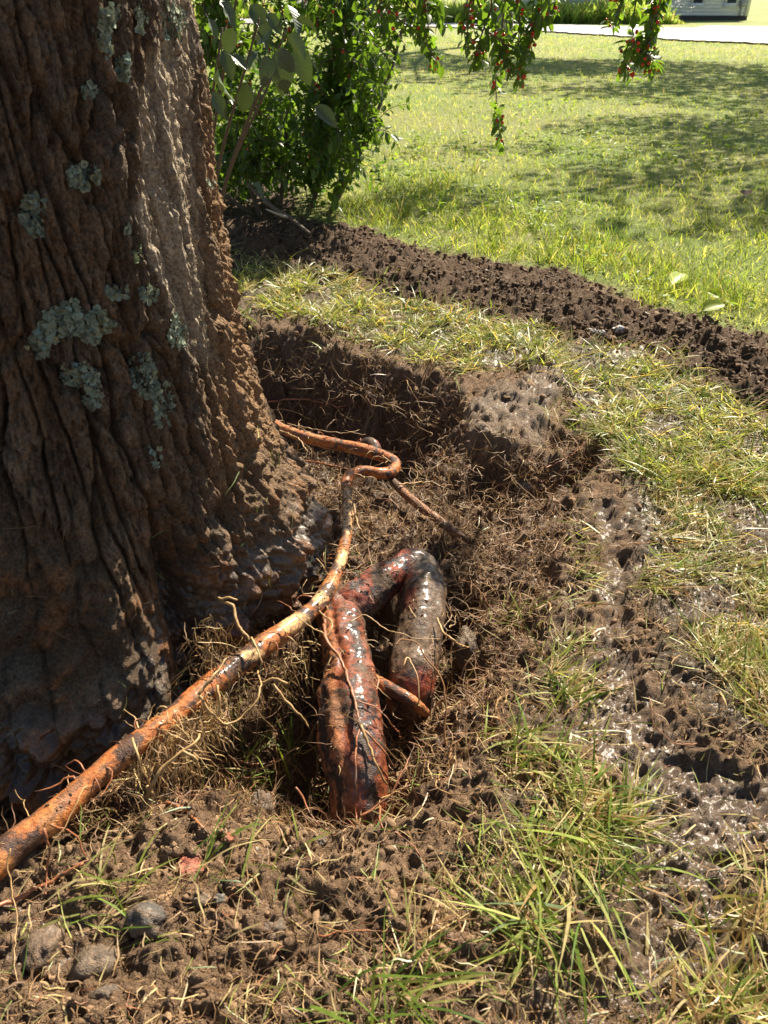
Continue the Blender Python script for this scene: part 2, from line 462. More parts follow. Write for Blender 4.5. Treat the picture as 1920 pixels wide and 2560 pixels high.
def vc_mat(name, rough=(.75, .2), nscale=120, bump=.35, bdist=.003, var=.35, spec=.5, nscale2=None, coat=.0, medium=1.6, film=.45, coat_rough=.33):
    """Material whose base colour is the Col attribute, broken up by noise; Col's alpha is how wet the surface is."""
    m, nt, b = newmat(name)
    N, Lk = nt.nodes, nt.links
    at = N.new('ShaderNodeAttribute'); at.attribute_name = 'Col'
    tc = N.new('ShaderNodeTexCoord')
    nz = N.new('ShaderNodeTexNoise'); nz.inputs['Scale'].default_value = nscale; nz.inputs['Detail'].default_value = 5; nz.inputs['Roughness'].default_value = .65
    Lk.new(tc.outputs['Object'], nz.inputs['Vector'])
    mr = N.new('ShaderNodeMapRange'); mr.inputs['From Min'].default_value = .34; mr.inputs['From Max'].default_value = .66; mr.clamp = True
    mr.inputs['To Min'].default_value = 1 - var; mr.inputs['To Max'].default_value = 1 + var
    Lk.new(nz.outputs['Fac'], mr.inputs['Value'])
    mul = N.new('ShaderNodeVectorMath'); mul.operation = 'SCALE'
    Lk.new(at.outputs['Color'], mul.inputs[0]); Lk.new(mr.outputs[0], mul.inputs['Scale'])
    Lk.new(mul.outputs[0], b.inputs['Base Color'])
    n3_ = N.new('ShaderNodeTexNoise'); n3_.inputs['Scale'].default_value = nscale * .35; n3_.inputs['Detail'].default_value = 3
    Lk.new(tc.outputs['Object'], n3_.inputs['Vector'])
    ad = N.new('ShaderNodeMath'); ad.operation = 'MULTIPLY_ADD'; ad.inputs[1].default_value = .9; ad.inputs[2].default_value = -.45
    Lk.new(n3_.outputs['Fac'], ad.inputs[0])
    wt = N.new('ShaderNodeMath'); wt.operation = 'ADD'; wt.use_clamp = True
    Lk.new(at.outputs['Alpha'], wt.inputs[0]); Lk.new(ad.outputs[0], wt.inputs[1])
    rr = N.new('ShaderNodeMapRange'); rr.inputs['To Min'].default_value = rough[0]; rr.inputs['To Max'].default_value = rough[1]
    Lk.new(wt.outputs[0], rr.inputs['Value']); Lk.new(rr.outputs[0], b.inputs['Roughness'])
    b.inputs['Specular IOR Level'].default_value = spec
    ct = N.new('ShaderNodeMapRange'); ct.inputs['From Min'].default_value = .35; ct.inputs['From Max'].default_value = 1.0; ct.inputs['To Max'].default_value = coat
    Lk.new(wt.outputs[0], ct.inputs['Value']); Lk.new(ct.outputs[0], b.inputs['Coat Weight']); b.inputs['Coat Roughness'].default_value = coat_rough
    bp = N.new('ShaderNodeBump'); bp.inputs['Strength'].default_value = bump; bp.inputs['Distance'].default_value = bdist
    h = nz.outputs['Fac']
    nm = N.new('ShaderNodeTexNoise'); nm.inputs['Scale'].default_value = nscale * .32; nm.inputs['Detail'].default_value = 4; nm.inputs['Roughness'].default_value = .7
    Lk.new(tc.outputs['Object'], nm.inputs['Vector'])
    sm = N.new('ShaderNodeMath'); sm.operation = 'MULTIPLY_ADD'; sm.inputs[1].default_value = medium
    Lk.new(nm.outputs['Fac'], sm.inputs[0]); Lk.new(h, sm.inputs[2]); h = sm.outputs[0]
    if nscale2:
        nb = N.new('ShaderNodeTexNoise'); nb.inputs['Scale'].default_value = nscale2; nb.inputs['Detail'].default_value = 3
        Lk.new(tc.outputs['Object'], nb.inputs['Vector'])
        s2 = N.new('ShaderNodeMath'); s2.operation = 'ADD'
        Lk.new(h, s2.inputs[0]); Lk.new(nb.outputs['Fac'], s2.inputs[1]); h = s2.outputs[0]
    Lk.new(h, bp.inputs['Height']); Lk.new(bp.outputs[0], b.inputs['Normal']); 
    b3 = N.new('ShaderNodeBump'); b3.inputs['Strength'].default_value = film; b3.inputs['Distance'].default_value = .004
    Lk.new(nm.outputs['Fac'], b3.inputs['Height']); Lk.new(b3.outputs[0], b.inputs['Coat Normal'])
    return m

def leaf_mat(name, col=None, transl=.4, rough=.45, tcol=None, spots=0.0, vary=.25, spec=.5, vein=False):
    """Thin leaf: part of the light passes through."""
    m, nt, b = newmat(name)
    N, Lk = nt.nodes, nt.links
    if col is None:
        at = N.new('ShaderNodeAttribute'); at.attribute_name = 'Col'; c = at.outputs['Color']
    else:
        rg = N.new('ShaderNodeRGB'); rg.outputs[0].default_value = (*col, 1); c = rg.outputs[0]
        oi = N.new('ShaderNodeObjectInfo')
        mr = N.new('ShaderNodeMapRange'); mr.inputs['To Min'].default_value = 1 - vary; mr.inputs['To Max'].default_value = 1 + vary
        Lk.new(oi.outputs['Random'], mr.inputs['Value'])
        sc = N.new('ShaderNodeVectorMath'); sc.operation = 'SCALE'
        Lk.new(c, sc.inputs[0]); Lk.new(mr.outputs[0], sc.inputs['Scale']); c = sc.outputs[0]
    tc = N.new('ShaderNodeTexCoord')
    nz = N.new('ShaderNodeTexNoise'); nz.inputs['Scale'].default_value = 60; nz.inputs['Detail'].default_value = 4
    Lk.new(tc.outputs['Object'], nz.inputs['Vector'])
    m2 = N.new('ShaderNodeMapRange'); m2.inputs['From Min'].default_value = .3; m2.inputs['From Max'].default_value = .7; m2.inputs['To Min'].default_value = .78; m2.inputs['To Max'].default_value = 1.2
    Lk.new(nz.outputs['Fac'], m2.inputs['Value'])
    s2 = N.new('ShaderNodeVectorMath'); s2.operation = 'SCALE'
    Lk.new(c, s2.inputs[0]); Lk.new(m2.outputs[0], s2.inputs['Scale']); c = s2.outputs[0]
    if vein:
        sx = N.new('ShaderNodeSeparateXYZ'); Lk.new(tc.outputs['Object'], sx.inputs[0])
        ab = N.new('ShaderNodeMath'); ab.operation = 'ABSOLUTE'; Lk.new(sx.outputs['Y'], ab.inputs[0])
        dg_ = N.new('ShaderNodeMath'); dg_.operation = 'MULTIPLY_ADD'; dg_.inputs[1].default_value = -.9; Lk.new(ab.outputs[0], dg_.inputs[0]); Lk.new(sx.outputs['X'], dg_.inputs[2])
        fr = N.new('ShaderNodeMath'); fr.operation = 'PINGPONG'; fr.inputs[1].default_value = .055; Lk.new(dg_.outputs[0], fr.inputs[0])
        mn = N.new('ShaderNodeMath'); mn.operation = 'MINIMUM'; Lk.new(fr.outputs[0], mn.inputs[0]); Lk.new(ab.outputs[0], mn.inputs[1])
        vr = N.new('ShaderNodeMapRange'); vr.inputs['From Max'].default_value = .012; vr.inputs['To Min'].default_value = 1.25; vr.inputs['To Max'].default_value = 1.0; Lk.new(mn.outputs[0], vr.inputs['Value'])
        s3 = N.new('ShaderNodeVectorMath'); s3.operation = 'SCALE'; Lk.new(c, s3.inputs[0]); Lk.new(vr.outputs[0], s3.inputs['Scale']); c = s3.outputs[0]
        bq = N.new('ShaderNodeBump'); bq.inputs['Strength'].default_value = .7; bq.inputs['Distance'].default_value = .02; Lk.new(fr.outputs[0], bq.inputs['Height']); Lk.new(bq.outputs[0], b.inputs['Normal'])
    if spots:
        vo = N.new('ShaderNodeTexNoise'); vo.inputs['Scale'].default_value = 90; vo.inputs['Detail'].default_value = 2
        Lk.new(tc.outputs['Object'], vo.inputs['Vector'])
        st = N.new('ShaderNodeMapRange'); st.inputs['From Min'].default_value = .64; st.inputs['From Max'].default_value = .69; st.inputs['To Max'].default_value = spots
        Lk.new(vo.outputs['Fac'], st.inputs['Value'])
        mx = N.new('ShaderNodeMix'); mx.data_type = 'RGBA'; mx.inputs['B'].default_value = (.03, .025, .012, 1)
        Lk.new(st.outputs[0], mx.inputs['Factor']); Lk.new(c, mx.inputs['A']); c = mx.outputs['Result']
    Lk.new(c, b.inputs['Base Color'])
    b.inputs['Roughness'].default_value = rough; b.inputs['Specular IOR Level'].default_value = spec
    tr = N.new('ShaderNodeBsdfTranslucent')
    tm = N.new('ShaderNodeVectorMath'); tm.operation = 'MULTIPLY'
    tm.inputs[1].default_value = tcol or (2.0, 1.9, .9)
    Lk.new(c, tm.inputs[0]); Lk.new(tm.outputs[0], tr.inputs['Color'])
    mx = N.new('ShaderNodeMixShader'); mx.inputs[0].default_value = transl
    Lk.new(b.outputs[0], mx.inputs[1]); Lk.new(tr.outputs[0], mx.inputs[2])
    Lk.new(mx.outputs[0], nt.nodes['Material Output'].inputs['Surface'])
    return m

def plain(name, col, rough=.6, nscale=20, var=.15, bump=0, bdist=.01):
    m, nt, b = newmat(name)
    N, Lk = nt.nodes, nt.links
    tc = N.new('ShaderNodeTexCoord')
    nz = N.new('ShaderNodeTexNoise'); nz.inputs['Scale'].default_value = nscale; nz.inputs['Detail'].default_value = 5
    Lk.new(tc.outputs['Object'], nz.inputs['Vector'])
    cr = N.new('ShaderNodeMix'); cr.data_type = 'RGBA'
    cr.inputs['A'].default_value = (*[v * (1 - var) for v in col], 1); cr.inputs['B'].default_value = (*[min(1, v * (1 + var)) for v in col], 1)
    Lk.new(nz.outputs['Fac'], cr.inputs['Factor']); Lk.new(cr.outputs['Result'], b.inputs['Base Color'])
    b.inputs['Roughness'].default_value = rough
    if bump:
        bp = N.new('ShaderNodeBump'); bp.inputs['Strength'].default_value = bump; bp.inputs['Distance'].default_value = bdist
        Lk.new(nz.outputs['Fac'], bp.inputs['Height']); Lk.new(bp.outputs[0], b.inputs['Normal'])
    return m

M_GROUND = vc_mat('soil_and_turf', (.95, .42), 230, 1.0, .008, .5, .35, 640, .8, 1.6, .36)
M_BARK = vc_mat('trunk_bark', (.9, .32), 170, 1.0, .008, .5, .3, 420, 1.0, 1.6, .5)
M_ROOT = vc_mat('root_bark', (.75, .36), 120, .7, .003, .5, .3, 380, .95, .7, .5, .2)
M_ROOTLET = vc_mat('rootlet_bark', (.6, .3), 200, .2, .001, .25)
M_STONE = vc_mat('wet_stone', (.8, .36), 160, .8, .003, .45, .35, 420, .18, 1.0)
M_CLOD = vc_mat('soil_crumb', (.95, .65), 260, .5, .002, .3, .25)
M_BLADE = leaf_mat('grass_blade', None, .45, .5, (1.85, 1.8, .85), spec=.25)
M_TURF = leaf_mat('turf_blade', None, .38, .42, (1.9, 1.85, .85), spec=.5)
M_WEED = leaf_mat('weed_leaf', None, .6, .5, (1.7, 1.6, .9), spec=.2)
M_FIBRE = leaf_mat('dry_fibre', None, .15, .6, (1.3, 1.2, 1.0))
M_LICHEN = leaf_mat('lichen', None, .1, .85, (1.2, 1.2, 1.0))
M_LEAF = leaf_mat('honeysuckle_leaf', (.060, .115, .020), .46, .4, (3.3, 3.0, 1.0))
M_BIGLEAF = leaf_mat('broad_leaf', (.070, .098, .050), .10, .42, (1.3, 1.6, .5), .8, vein=True)
M_BERRY = plain('red_berry', (.62, .045, .02), .22, 60, .15)
M_TWIG = plain('twig_bark', (.12, .085, .055), .8, 90, .35, .4, .003)
M_WHITE = plain('white_paint', (.86, .86, .86), .55, 3, .05)
M_TRIM = plain('white_trim', (.82, .82, .81), .5, 3, .03)
M_GREY = plain('grey_metal', (.35, .36, .37), .4, 10, .1)
M_FOUND = plain('dark_foundation', (.06, .055, .05), .9, 6, .3)
M_ROAD = plain('pale_road', (.46, .44, .41), .85, 4, .12, .2, .004)
M_ROOF = plain('roof_shingle', (.10, .10, .11), .9, 5, .2)
m, nt, b = newmat('window_glass'); b.inputs['Base Color'].default_value = (.05, .055, .06, 1); b.inputs['Roughness'].default_value = .06
M_GLASS = m
M_FARBARK = plain('tree_bark', (.20, .175, .15), .9, 12, .35, .8, .05)
M_FARBARK2 = plain('dark_tree_bark', (.10, .075, .05), .9, 12, .35, .8, .05)

# ------------------------------------------------------------------ ground: one sheet to the horizon
def ground_cols(x, y, m):
    nn = fbm2(x * 6, y * 6, 3) * .5
    n1 = fbm2(x * 25 + 5, y * 25, 2) * .5
    c = np.tile(np.array([.225, .138, .076]), (len(x), 1))
    c = c * (1 + .35 * nn + .3 * n1)[:, None]
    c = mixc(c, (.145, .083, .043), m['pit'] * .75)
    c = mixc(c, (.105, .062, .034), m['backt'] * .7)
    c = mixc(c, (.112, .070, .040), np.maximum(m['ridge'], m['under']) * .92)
    c = mixc(c, (.135, .086, .050), m['mud'] * (.75 + .25 * nn))
    c = mixc(c, (.25, .185, .13), m['bench'] * (.8 + .2 * nn))
    c = mixc(c, (.085, .062, .032), m['turf'] * .75)
    lg = np.clip(.5 + 1.1 * fbm2(x * .8, y * .8, 4), 0, 1)
    lc = mixc(np.tile(np.array([.18, .235, .05]), (len(x), 1)), (.26, .26, .085), lg)
    c = mixc(c, (0, 0, 0), m['lawn'])
    c = c + lc * m['lawn'][:, None]
    c *= (1 + .12 * n1)[:, None]
    wet = .24 * m['soil'] + .72 * m['mud'] + .22 * m['bench'] + .15 * m['pit'] - .25 * m['ridge'] + .22 * m['turf']
    wet = np.clip(wet + .35 * nn - .5 * m['lawn'], 0, 1) * (1 - m['lawn'])
    return np.clip(np.concatenate([c, wet[:, None]], 1), 0.004, 1)

ys = [-80., -25, -8, -2.5, -.8, -.2, .05]
y = .15
while y < 8: ys.append(y); y *= 1.0046
while y < 900: ys.append(y); y *= 1.05
ys = np.array(ys)
nc = 430
u = np.linspace(-1, 1, nc)
u = np.concatenate([[-60, -20, -8, -4, -2.4, -1.7, -1.3, -1.1], u, [1.1, 1.3, 1.7, 2.4, 4, 8, 20, 60]])
hw = .5 * np.maximum(ys, 0) + .5
X = (hw[:, None] * u[None]).ravel(); Y = np.repeat(ys, len(u))
Z, MM = H(X, Y)
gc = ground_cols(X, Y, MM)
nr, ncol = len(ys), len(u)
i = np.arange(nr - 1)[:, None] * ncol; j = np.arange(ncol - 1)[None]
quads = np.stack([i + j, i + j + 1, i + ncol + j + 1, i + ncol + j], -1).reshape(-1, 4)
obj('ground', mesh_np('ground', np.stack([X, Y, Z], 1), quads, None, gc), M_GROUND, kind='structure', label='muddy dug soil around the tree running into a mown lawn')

# ------------------------------------------------------------------ road and what stands beyond it
def hz(x, y):
    z, _ = H(np.array([float(x)]), np.array([float(y)]), False)
    return float(z[0])

def sheet(name, poly, mat, lift, **props):
    """A thin slab that follows the ground inside a polygon."""
    x0, y0 = poly.min(0); x1, y1 = poly.max(0)
    gx_, gy_ = np.meshgrid(np.arange(x0, x1 + .3, .3), np.arange(y0, y1 + .3, .3))
    s = sdf(poly, gx_.ravel(), gy_.ravel()).reshape(gx_.shape)
    zz, _ = H(gx_.ravel(), gy_.ravel(), False)
    v = np.stack([gx_.ravel(), gy_.ravel(), zz + lift], 1)
    w = gx_.shape[1]
    keep = []
    for a in range(gx_.shape[0] - 1):
        for b_ in range(w - 1):
            if s[a, b_] > 0 and s[a + 1, b_] > 0 and s[a, b_ + 1] > 0 and s[a + 1, b_ + 1] > 0:
                keep.append((a * w + b_, a * w + b_ + 1, (a + 1) * w + b_ + 1, (a + 1) * w + b_))
    return obj(name, mesh_np(name, v, np.array(keep)), mat, **props)
sheet('road', ROAD, M_ROAD, .05, kind='structure')

# white house
hx1 = P(1612, 45)[0]; hy = P(1612, 45)[1]
house = empty('house', (hx1 - 5, hy, hz(hx1, hy)), 'white clapboard house with small windows across the road', 'house')
HO = np.array(house.location)
def hp(name, mb, mat, parent=house, smooth=False):
    return obj(name, mb.mesh(name, smooth, HO), mat, parent)
hx0 = hx1 - 12
zb = HO[2]
b_ = MB(); b_.box((hx0, hy + .06, zb - .3), (hx1, hy + 8, zb + 3.4)); hp('wall', b_, M_WHITE)
b_ = MB(); b_.box((hx0 - .02, hy + .02, zb - .3), (hx1 + .02, hy + .058, zb + .22)); hp('foundation', b_, M_FOUND)
bm0 = None
nb = 18
for k in range(nb):
    z0 = zb + .22 + k * .165
    v = [(hx0, hy - .005, z0), (hx1 - .16, hy - .005, z0), (hx1 - .16, hy + .045, z0 + .165), (hx0, hy + .045, z0 + .165), (hx0, hy + .06, z0), (hx1 - .16, hy + .06, z0), (hx1 - .16, hy + .06, z0 + .165), (hx0, hy + .06, z0 + .165)]
    if bm0 is None:
        mb = MB(); mb.add(v, [(0, 1, 2, 3), (0, 4, 5, 1), (1, 5, 6, 2), (2, 6, 7, 3), (3, 7, 4, 0)])
        bm0 = mb.mesh('siding_board', False, HO); bm0.materials.append(M_WHITE)
    o = obj('siding_board', bm0, None, house); o.location = (0, 0, k * .165)
b_ = MB(); b_.box((hx1 - .16, hy - .04, zb + .2), (hx1 + .03, hy + .056, zb + 3.3)); hp('corner_trim', b_, M_TRIM)
for sx in (1655, 1733, 1817):
    c = PY((sx + 10) * .864, 10, hy)[0]
    w_ = .25; s0 = zb + .80
    f = MB()
    f.box((c - w_ - .13, hy - .05, s0 - .14), (c + w_ + .13, hy + .03, s0)); f.box((c - w_ - .13, hy - .05, s0 + 1.2), (c + w_ + .13, hy + .03, s0 + 1.34))
    f.box((c - w_ - .13, hy - .05, s0 + .003), (c - w_, hy + .03, s0 + 1.197)); f.box((c + w_, hy - .05, s0 + .003), (c + w_ + .13, hy + .03, s0 + 1.197))
    fo = hp('window', f, M_TRIM)
    g_ = MB(); g_.box((c - w_ + .002, hy - .022, s0 + .003), (c + w_ - .002, hy - .015, s0 + 1.197)); hp('pane', g_, M_GLASS, fo)
    g_ = MB(); g_.box((c - w_ - .18, hy - .085, s0 - .18), (c + w_ + .18, hy - .052, s0 - .13)); hp('sill', g_, M_TRIM, fo)
c = PY(1600, 24, hy)[0]
b_ = MB(); b_.box((c - .12, hy - .16, zb + .62), (c + .10, hy - .01, zb + .95)); b_.box((c - .04, hy - .07, zb + .2), (c + .02, hy - .02, zb + .62)); hp('meter_box', b_, M_GREY)
b_ = MB()
b_.add([(hx0 - .4, hy - .5, zb + 3.3), (hx1 + .4, hy - .5, zb + 3.3), (hx1 + .4, hy + 4, zb + 5.4), (hx0 - .4, hy + 4, zb + 5.4), (hx0 - .4, hy + 8.5, zb + 3.3), (hx1 + .4, hy + 8.5, zb + 3.3)],
       [(0, 1, 2, 3), (3, 2, 5, 4), (0, 4, 5, 1)], [(0, 3, 4), (1, 5, 2)]); hp('roof', b_, M_ROOF)
wx0, wx1, wy = hx1 + .02, hx1 + 1.05, hy + 2.6
b_ = MB(); b_.box((hx1 + .004, wy, zb + .25), (wx1, wy + 5, zb + 3.2)); wing = hp('side_wing', b_, M_WHITE)
for k in range(16):
    o = obj('siding_board', None, None, wing)
    if k == 0:
        mb = MB(); z0 = zb + .25
        mb.add([(hx1 + .01, wy - .06, z0), (wx1, wy - .06, z0), (wx1, wy - .012, z0 + .165), (hx1 + .01, wy - .012, z0 + .165), (hx1 + .01, wy - .004, z0), (wx1, wy - .004, z0)], [(0, 1, 2, 3), (0, 4, 5, 1)])
        wb = mb.mesh('siding_board', False, HO); wb.materials.append(M_WHITE)
    bpy.data.objects.remove(o)
    o = obj('siding_board', wb, None, wing); o.location = (0, 0, k * .165)
b_ = MB(); b_.box((hx1 + .004, wy + .05, zb - .3), (wx1, wy + 5, zb + .247)); hp('side_foundation', b_, M_FOUND)

# leaf clouds for trees whose crowns stand above the picture
def leaf_cloud(cs, n, size, colfn, spread=1.0, gate=-.12):
    """n leaf faces in clumps spread through ellipsoids cs = [(centre, radii)]."""
    vol = np.array([np.prod(r) for _, r in cs]); pick = rng.choice(len(cs), n, p=vol / vol.sum())
    cen = np.array([c for c, _ in cs]); rad = np.array([r for _, r in cs])
    d = rng.normal(size=(n, 3)); d /= np.linalg.norm(d, axis=1)[:, None]
    p = cen[pick] + d * rad[pick] * (rng.uniform(0, 1, n) ** .42)[:, None]
    keep = fbm3(p[:, 0] * .7, p[:, 1] * .7, p[:, 2] * .7, 2) > gate
    p = p[keep]; n = len(p)
    a = rng.normal(size=(n, 3)); a /= np.linalg.norm(a, axis=1)[:, None]
    b2 = np.cross(a, rng.normal(size=(n, 3))); b2 /= np.linalg.norm(b2, axis=1)[:, None]
    s = size * rng.uniform(.6, 1.3, n)[:, None]
    v = np.stack([p - a * s, p - b2 * s * .45, p + a * s, p + b2 * s * .45], 1).reshape(-1, 3)
    q = np.arange(n)[:, None] * 4 + np.arange(4)[None]
    return v, q, np.repeat(colfn(n), 4, 0)

def greens(n, base=(.06, .11, .02), var=.3):
    c = np.asarray(base) * rng.uniform(1 - var, 1 + var, (n, 1)); c[:, 0] *= rng.uniform(.8, 1.3, n)
    return c

def bg_tree(name, label, x, y, r, h, crowns, mat, n, size, group=None, lean=(0, 0)):
    t = empty(name, (x, y, hz(x, y)), label, 'tree', group)
    o0 = np.array(t.location)
    path = spline([(0, 0, -.2), (lean[0] * .3, lean[1] * .3, h * .35), (lean[0] * .7, lean[1] * .7, h * .7), (lean[0], lean[1], h)], .4)
    rr = r * (1 - .45 * np.linspace(0, 1, len(path))) + r * .5 * np.exp(-np.maximum(path[:, 2], 0) / .35)
    dsp = lambda p, nn, u_, a: .18 * r * n3(p[:, 0] * 5 / max(r, .1) * .3 + x, p[:, 1] * 5 / max(r, .1) * .3, p[:, 2] * .9)
    v, q, tr = tube(path, rr, 18, dsp)
    obj('trunk', mesh_np('trunk', v, q, tr), mat, t)
    if crowns:
        mb = MB()
        for c, rd in crowns:
            c = np.array(c) - o0
            st = np.array([lean[0] * .8, lean[1] * .8, h * .75])
            pth = spline([st, st * .5 + c * .5 + np.array([0, 0, .4]), c], .5)
            v, q, tr = tube(pth, np.linspace(r * .35, r * .1, len(pth)), 7); mb.add(v, q, tr)
        obj('limb', mb.mesh('limb'), mat, t)
        v, q, c = leaf_cloud([(np.array(c) - o0, np.array(rd)) for c, rd in crowns], n, size, greens, gate=-.45)
        obj('crown', mesh_np('crown', v, q, None, c, False), M_BLADE, t)
    return t

gp = P(1087, 92)
COT = 1 / math.tan(SUN_EL)
def above(tx, ty, h):
    """The point at height h whose shadow falls on the lawn at tx, ty."""
    return (tx + h * COT * math.cos(SUN_AZ), ty + h * COT * math.sin(SUN_AZ), h)
bg_tree('lawn_tree', 'grey barked tree standing on the lawn just before the road', gp[0], gp[1], .24, 6.0,
        [((gp[0] - .5, gp[1] - .5, 7.5), (3.4, 2.8, 1.6)), (above(.6, 15.2, 5.6), (2.4, .8, .6)), ((gp[0] + 3.5, gp[1] - 2.5, 7), (3.0, 2.4, 1.4))], M_FARBARK, 7000, .14)
bg_tree('lawn_tree', 'broad shade tree at the right side of the lawn', 13.5, 20, .3, 5.6,
        [(above(5.1, 17.5, 6.6), (3.2, 2.8, 1.0)), (above(5.5, 13, 6.5), (3.2, 2.3, .9)), (above(2.9, 13.5, 6.4), (2.0, 1.4, .8)), (above(7.5, 15.5, 6.8), (3.0, 3.0, 1.0)), (above(6.5, 10.5, 6.2), (2.6, 1.6, .8))], M_FARBARK2, 8200, .12)
bg_tree('lawn_tree', 'small shade tree right of the mound', 9.0, 13, .14, 4.2,
        [(above(3.4, 9.3, 5.3), (1.7, 1.1, .5)), (above(3.6, 7.7, 5.2), (1.6, 1.1, .5)), (above(2.1, 6.6, 5.2), (1.1, .6, .4)), (above(2.8, 5.7, 5.2), (1.3, .7, .4)), (above(1.5, 7.8, 5.2), (1.4, .3, .3)), (above(4.6, 6.6, 5.2), (1.4, 1.1, .5)), (above(1.0, 5.6, 5.0), (1.0, .5, .35)), (above(2.0, 5.0, 5.0), (.9, .4, .3)), (above(.2, 5.3, 4.8), (.7, .5, .3))], M_FARBARK2, 5600, .08)
dp = P(1291, 26)
bg_tree('roadside_tree', 'dark trunked tree in the green bank across the road', dp[0] * .72, dp[1] * .72, .30, 9,
        [((dp[0] * .72, dp[1] * .72, 10), (4, 4, 2.5))], M_FARBARK2, 2500, .3)
d2_ = P(1145, 26)
bg_tree('roadside_tree', 'slim brown tree in the green bank behind the berry branches', d2_[0] * .7, d2_[1] * .7, .2, 8,
        [((d2_[0] * .7, d2_[1] * .7, 9.5), (3, 3, 2.0))], M_FARBARK2, 1800, .3)

# weeds across the road: a green bank nobody could count
n = 34000
wx = rng.uniform(-26, 15.2, n); wy_ = 45 + rng.exponential(5, n) + np.maximum(0, -.45 * (wx - 9)) * .6
ins = sdf(ROAD, wx, wy_) < -.25
hs = (wx > hx0 - .5) & (wy_ > hy - .8)
k = ins & ~hs & (wy_ < 80)
wx, wy_ = wx[k], wy_[k]; n = len(wx)
wz, _ = H(wx, wy_, False)
hgt = np.clip(.95 + .5 * fbm2(wx * .6, wy_ * .3, 3), .15, 1.5) * np.where(wx < 9, 1.0, 1.2) * sst(15.4, 13.2, wx) * rng.uniform(.6, 1.2, n)
bush = np.exp(-((wx - P(1330, 50)[0]) ** 2) / 1.5)
cc = greens(n, (.27, .38, .10), .3)
dry = rng.uniform(0, 1, n) < np.where(wx < 3, .35, .08)
cc[dry] = np.array([.30, .24, .15]) * rng.uniform(.7, 1.2, (dry.sum(), 1))
v, q, t_, c = ribbons(np.stack([wx, wy_, wz], 1), rng.uniform(0, 6.28, n), rng.uniform(.05, .5, n), rng.uniform(.2, 1.0, n), hgt, rng.uniform(.05, .11, n), 2, cc, ground=False)
obj('roadside_weeds', mesh_np('roadside_weeds', v, q, t_, c), M_WEED, kind='stuff', label='tall green weeds on the bank across the road', category='weeds')
# white umbels among the weeds in front of the house
mb = MB()
M_FLOWER = leaf_mat('white_petal', (.75, .76, .70), .3, .6, (1, 1, 1))
fs = np.array([(rng.uniform(1340, 1500), 0) for _ in range(70)])
for px_, _ in fs:
    yy = rng.uniform(46.5, 49.5)
    bx = (px_ - 829.5) / FPX * (yy * cT + sT * 1.0)
    zt = hz(bx, yy) + rng.uniform(.55, 1.45) * (1.15 - abs(px_ - 1415) / 190)
    for _ in range(9):
        p = np.array([bx, yy, zt]) + rng.normal(0, 1, 3) * np.array([.085, .085, .022])
        a = rng.uniform(0, 6.28); r = .045
        mb.add([(p[0] + r * math.cos(a + kk * 2.094), p[1] + r * math.sin(a + kk * 2.094), p[2] + rng.uniform(-.015, .015)) for kk in range(3)], None, [(0, 1, 2)])
obj('white_umbels', mb.mesh('white_umbels', False), M_FLOWER, kind='stuff', label='white flower heads over the weeds before the house', category='wildflowers')

# ------------------------------------------------------------------ the big tree: trunk
prof_z = np.array([-.45, -.3, -.15, 0, .1, .19, .37, .6, .8, 1.2, 2.5, 5.0])
prof_w = np.array([1.15, 1.15, 1.08, 1.0, .83, .66, .30, .03, .0, 0, 0, 0])
prof_r = np.array([.412, .412, .412, .412, .412, .412, .414, .410, .411, .400, .375, .32])
az_t = np.radians(np.array([-180, -130, -105, -90, -80, -70, -60, -52, -45, -38, -30, -20, -10, 2, 15, 30, 60, 120, 180]))
az_r = np.array([.58, .62, .67, .68, .665, .625, .57, .515, .485, .485, .495, .52, .555, .585, .595, .585, .56, .58, .58])

def trunk_radius(az, z):
    w = np.interp(z, prof_z, prof_w); r0 = np.interp(z, prof_z, prof_r)
    return r0 + (np.interp(az, az_t, az_r) - .412) * w

zs = np.concatenate([np.linspace(-.45, -.15, 26)[:-1], np.linspace(-.15, 1.42, 400)[:-1], np.linspace(1.42, 5.0, 50)])
azd = np.radians(np.concatenate([np.linspace(-180, -128, 22)[:-1], np.linspace(-128, 34, 400)[:-1], np.linspace(34, 180, 52)[:-1]]))
AZ, ZZ = np.meshgrid(azd, zs); AZ = AZ.ravel(); ZZ = ZZ.ravel()
R0 = trunk_radius(AZ, ZZ)
cx_, sy_ = np.cos(AZ), np.sin(AZ)
bx_, by_ = cx_ * .46, sy_ * .46           # noise lives on a cylinder so it closes round the back
wob = .030 * fbm3(bx_ * 5, by_ * 5, ZZ * 2.2, 3)
A2 = AZ + wob * 1.1 + .05 * (ZZ - .6)
qx, qy = np.cos(A2) * .46, np.sin(A2) * .46
def cells(x, y):
    xi = np.floor(x).astype(np.int64); yi = np.floor(y).astype(np.int64)
    f1_ = np.full(x.shape, 9.0); f2_ = np.full(x.shape, 9.0); idv = np.zeros(x.shape)
    for i in (-1, 0, 1):
        for j in (-1, 0, 1):
            h = _perm[(_perm[(xi + i) & 511] + yi + j) & 511]; h2 = _perm[(h + 77) & 511]
            d_ = np.hypot(x - (xi + i + h / 512.0), y - (yi + j + h2 / 512.0))
            nw = d_ < f1_
            f2_ = np.where(nw, f1_, np.minimum(f2_, d_)); idv = np.where(nw, _perm[(h2 + 133) & 511] / 512.0, idv); f1_ = np.where(nw, d_, f1_)
    return f1_, f2_ - f1_, idv
wx_ = A2 * .46 + .010 * n3(bx_ * 14, by_ * 14, ZZ * 9) + .004 * n3(bx_ * 60, by_ * 60, ZZ * 40); wz_ = ZZ + .03 * n3(bx_ * 10, by_ * 10 + 4, ZZ * 7) + .008 * n3(bx_ * 50, by_ * 50, ZZ * 50)
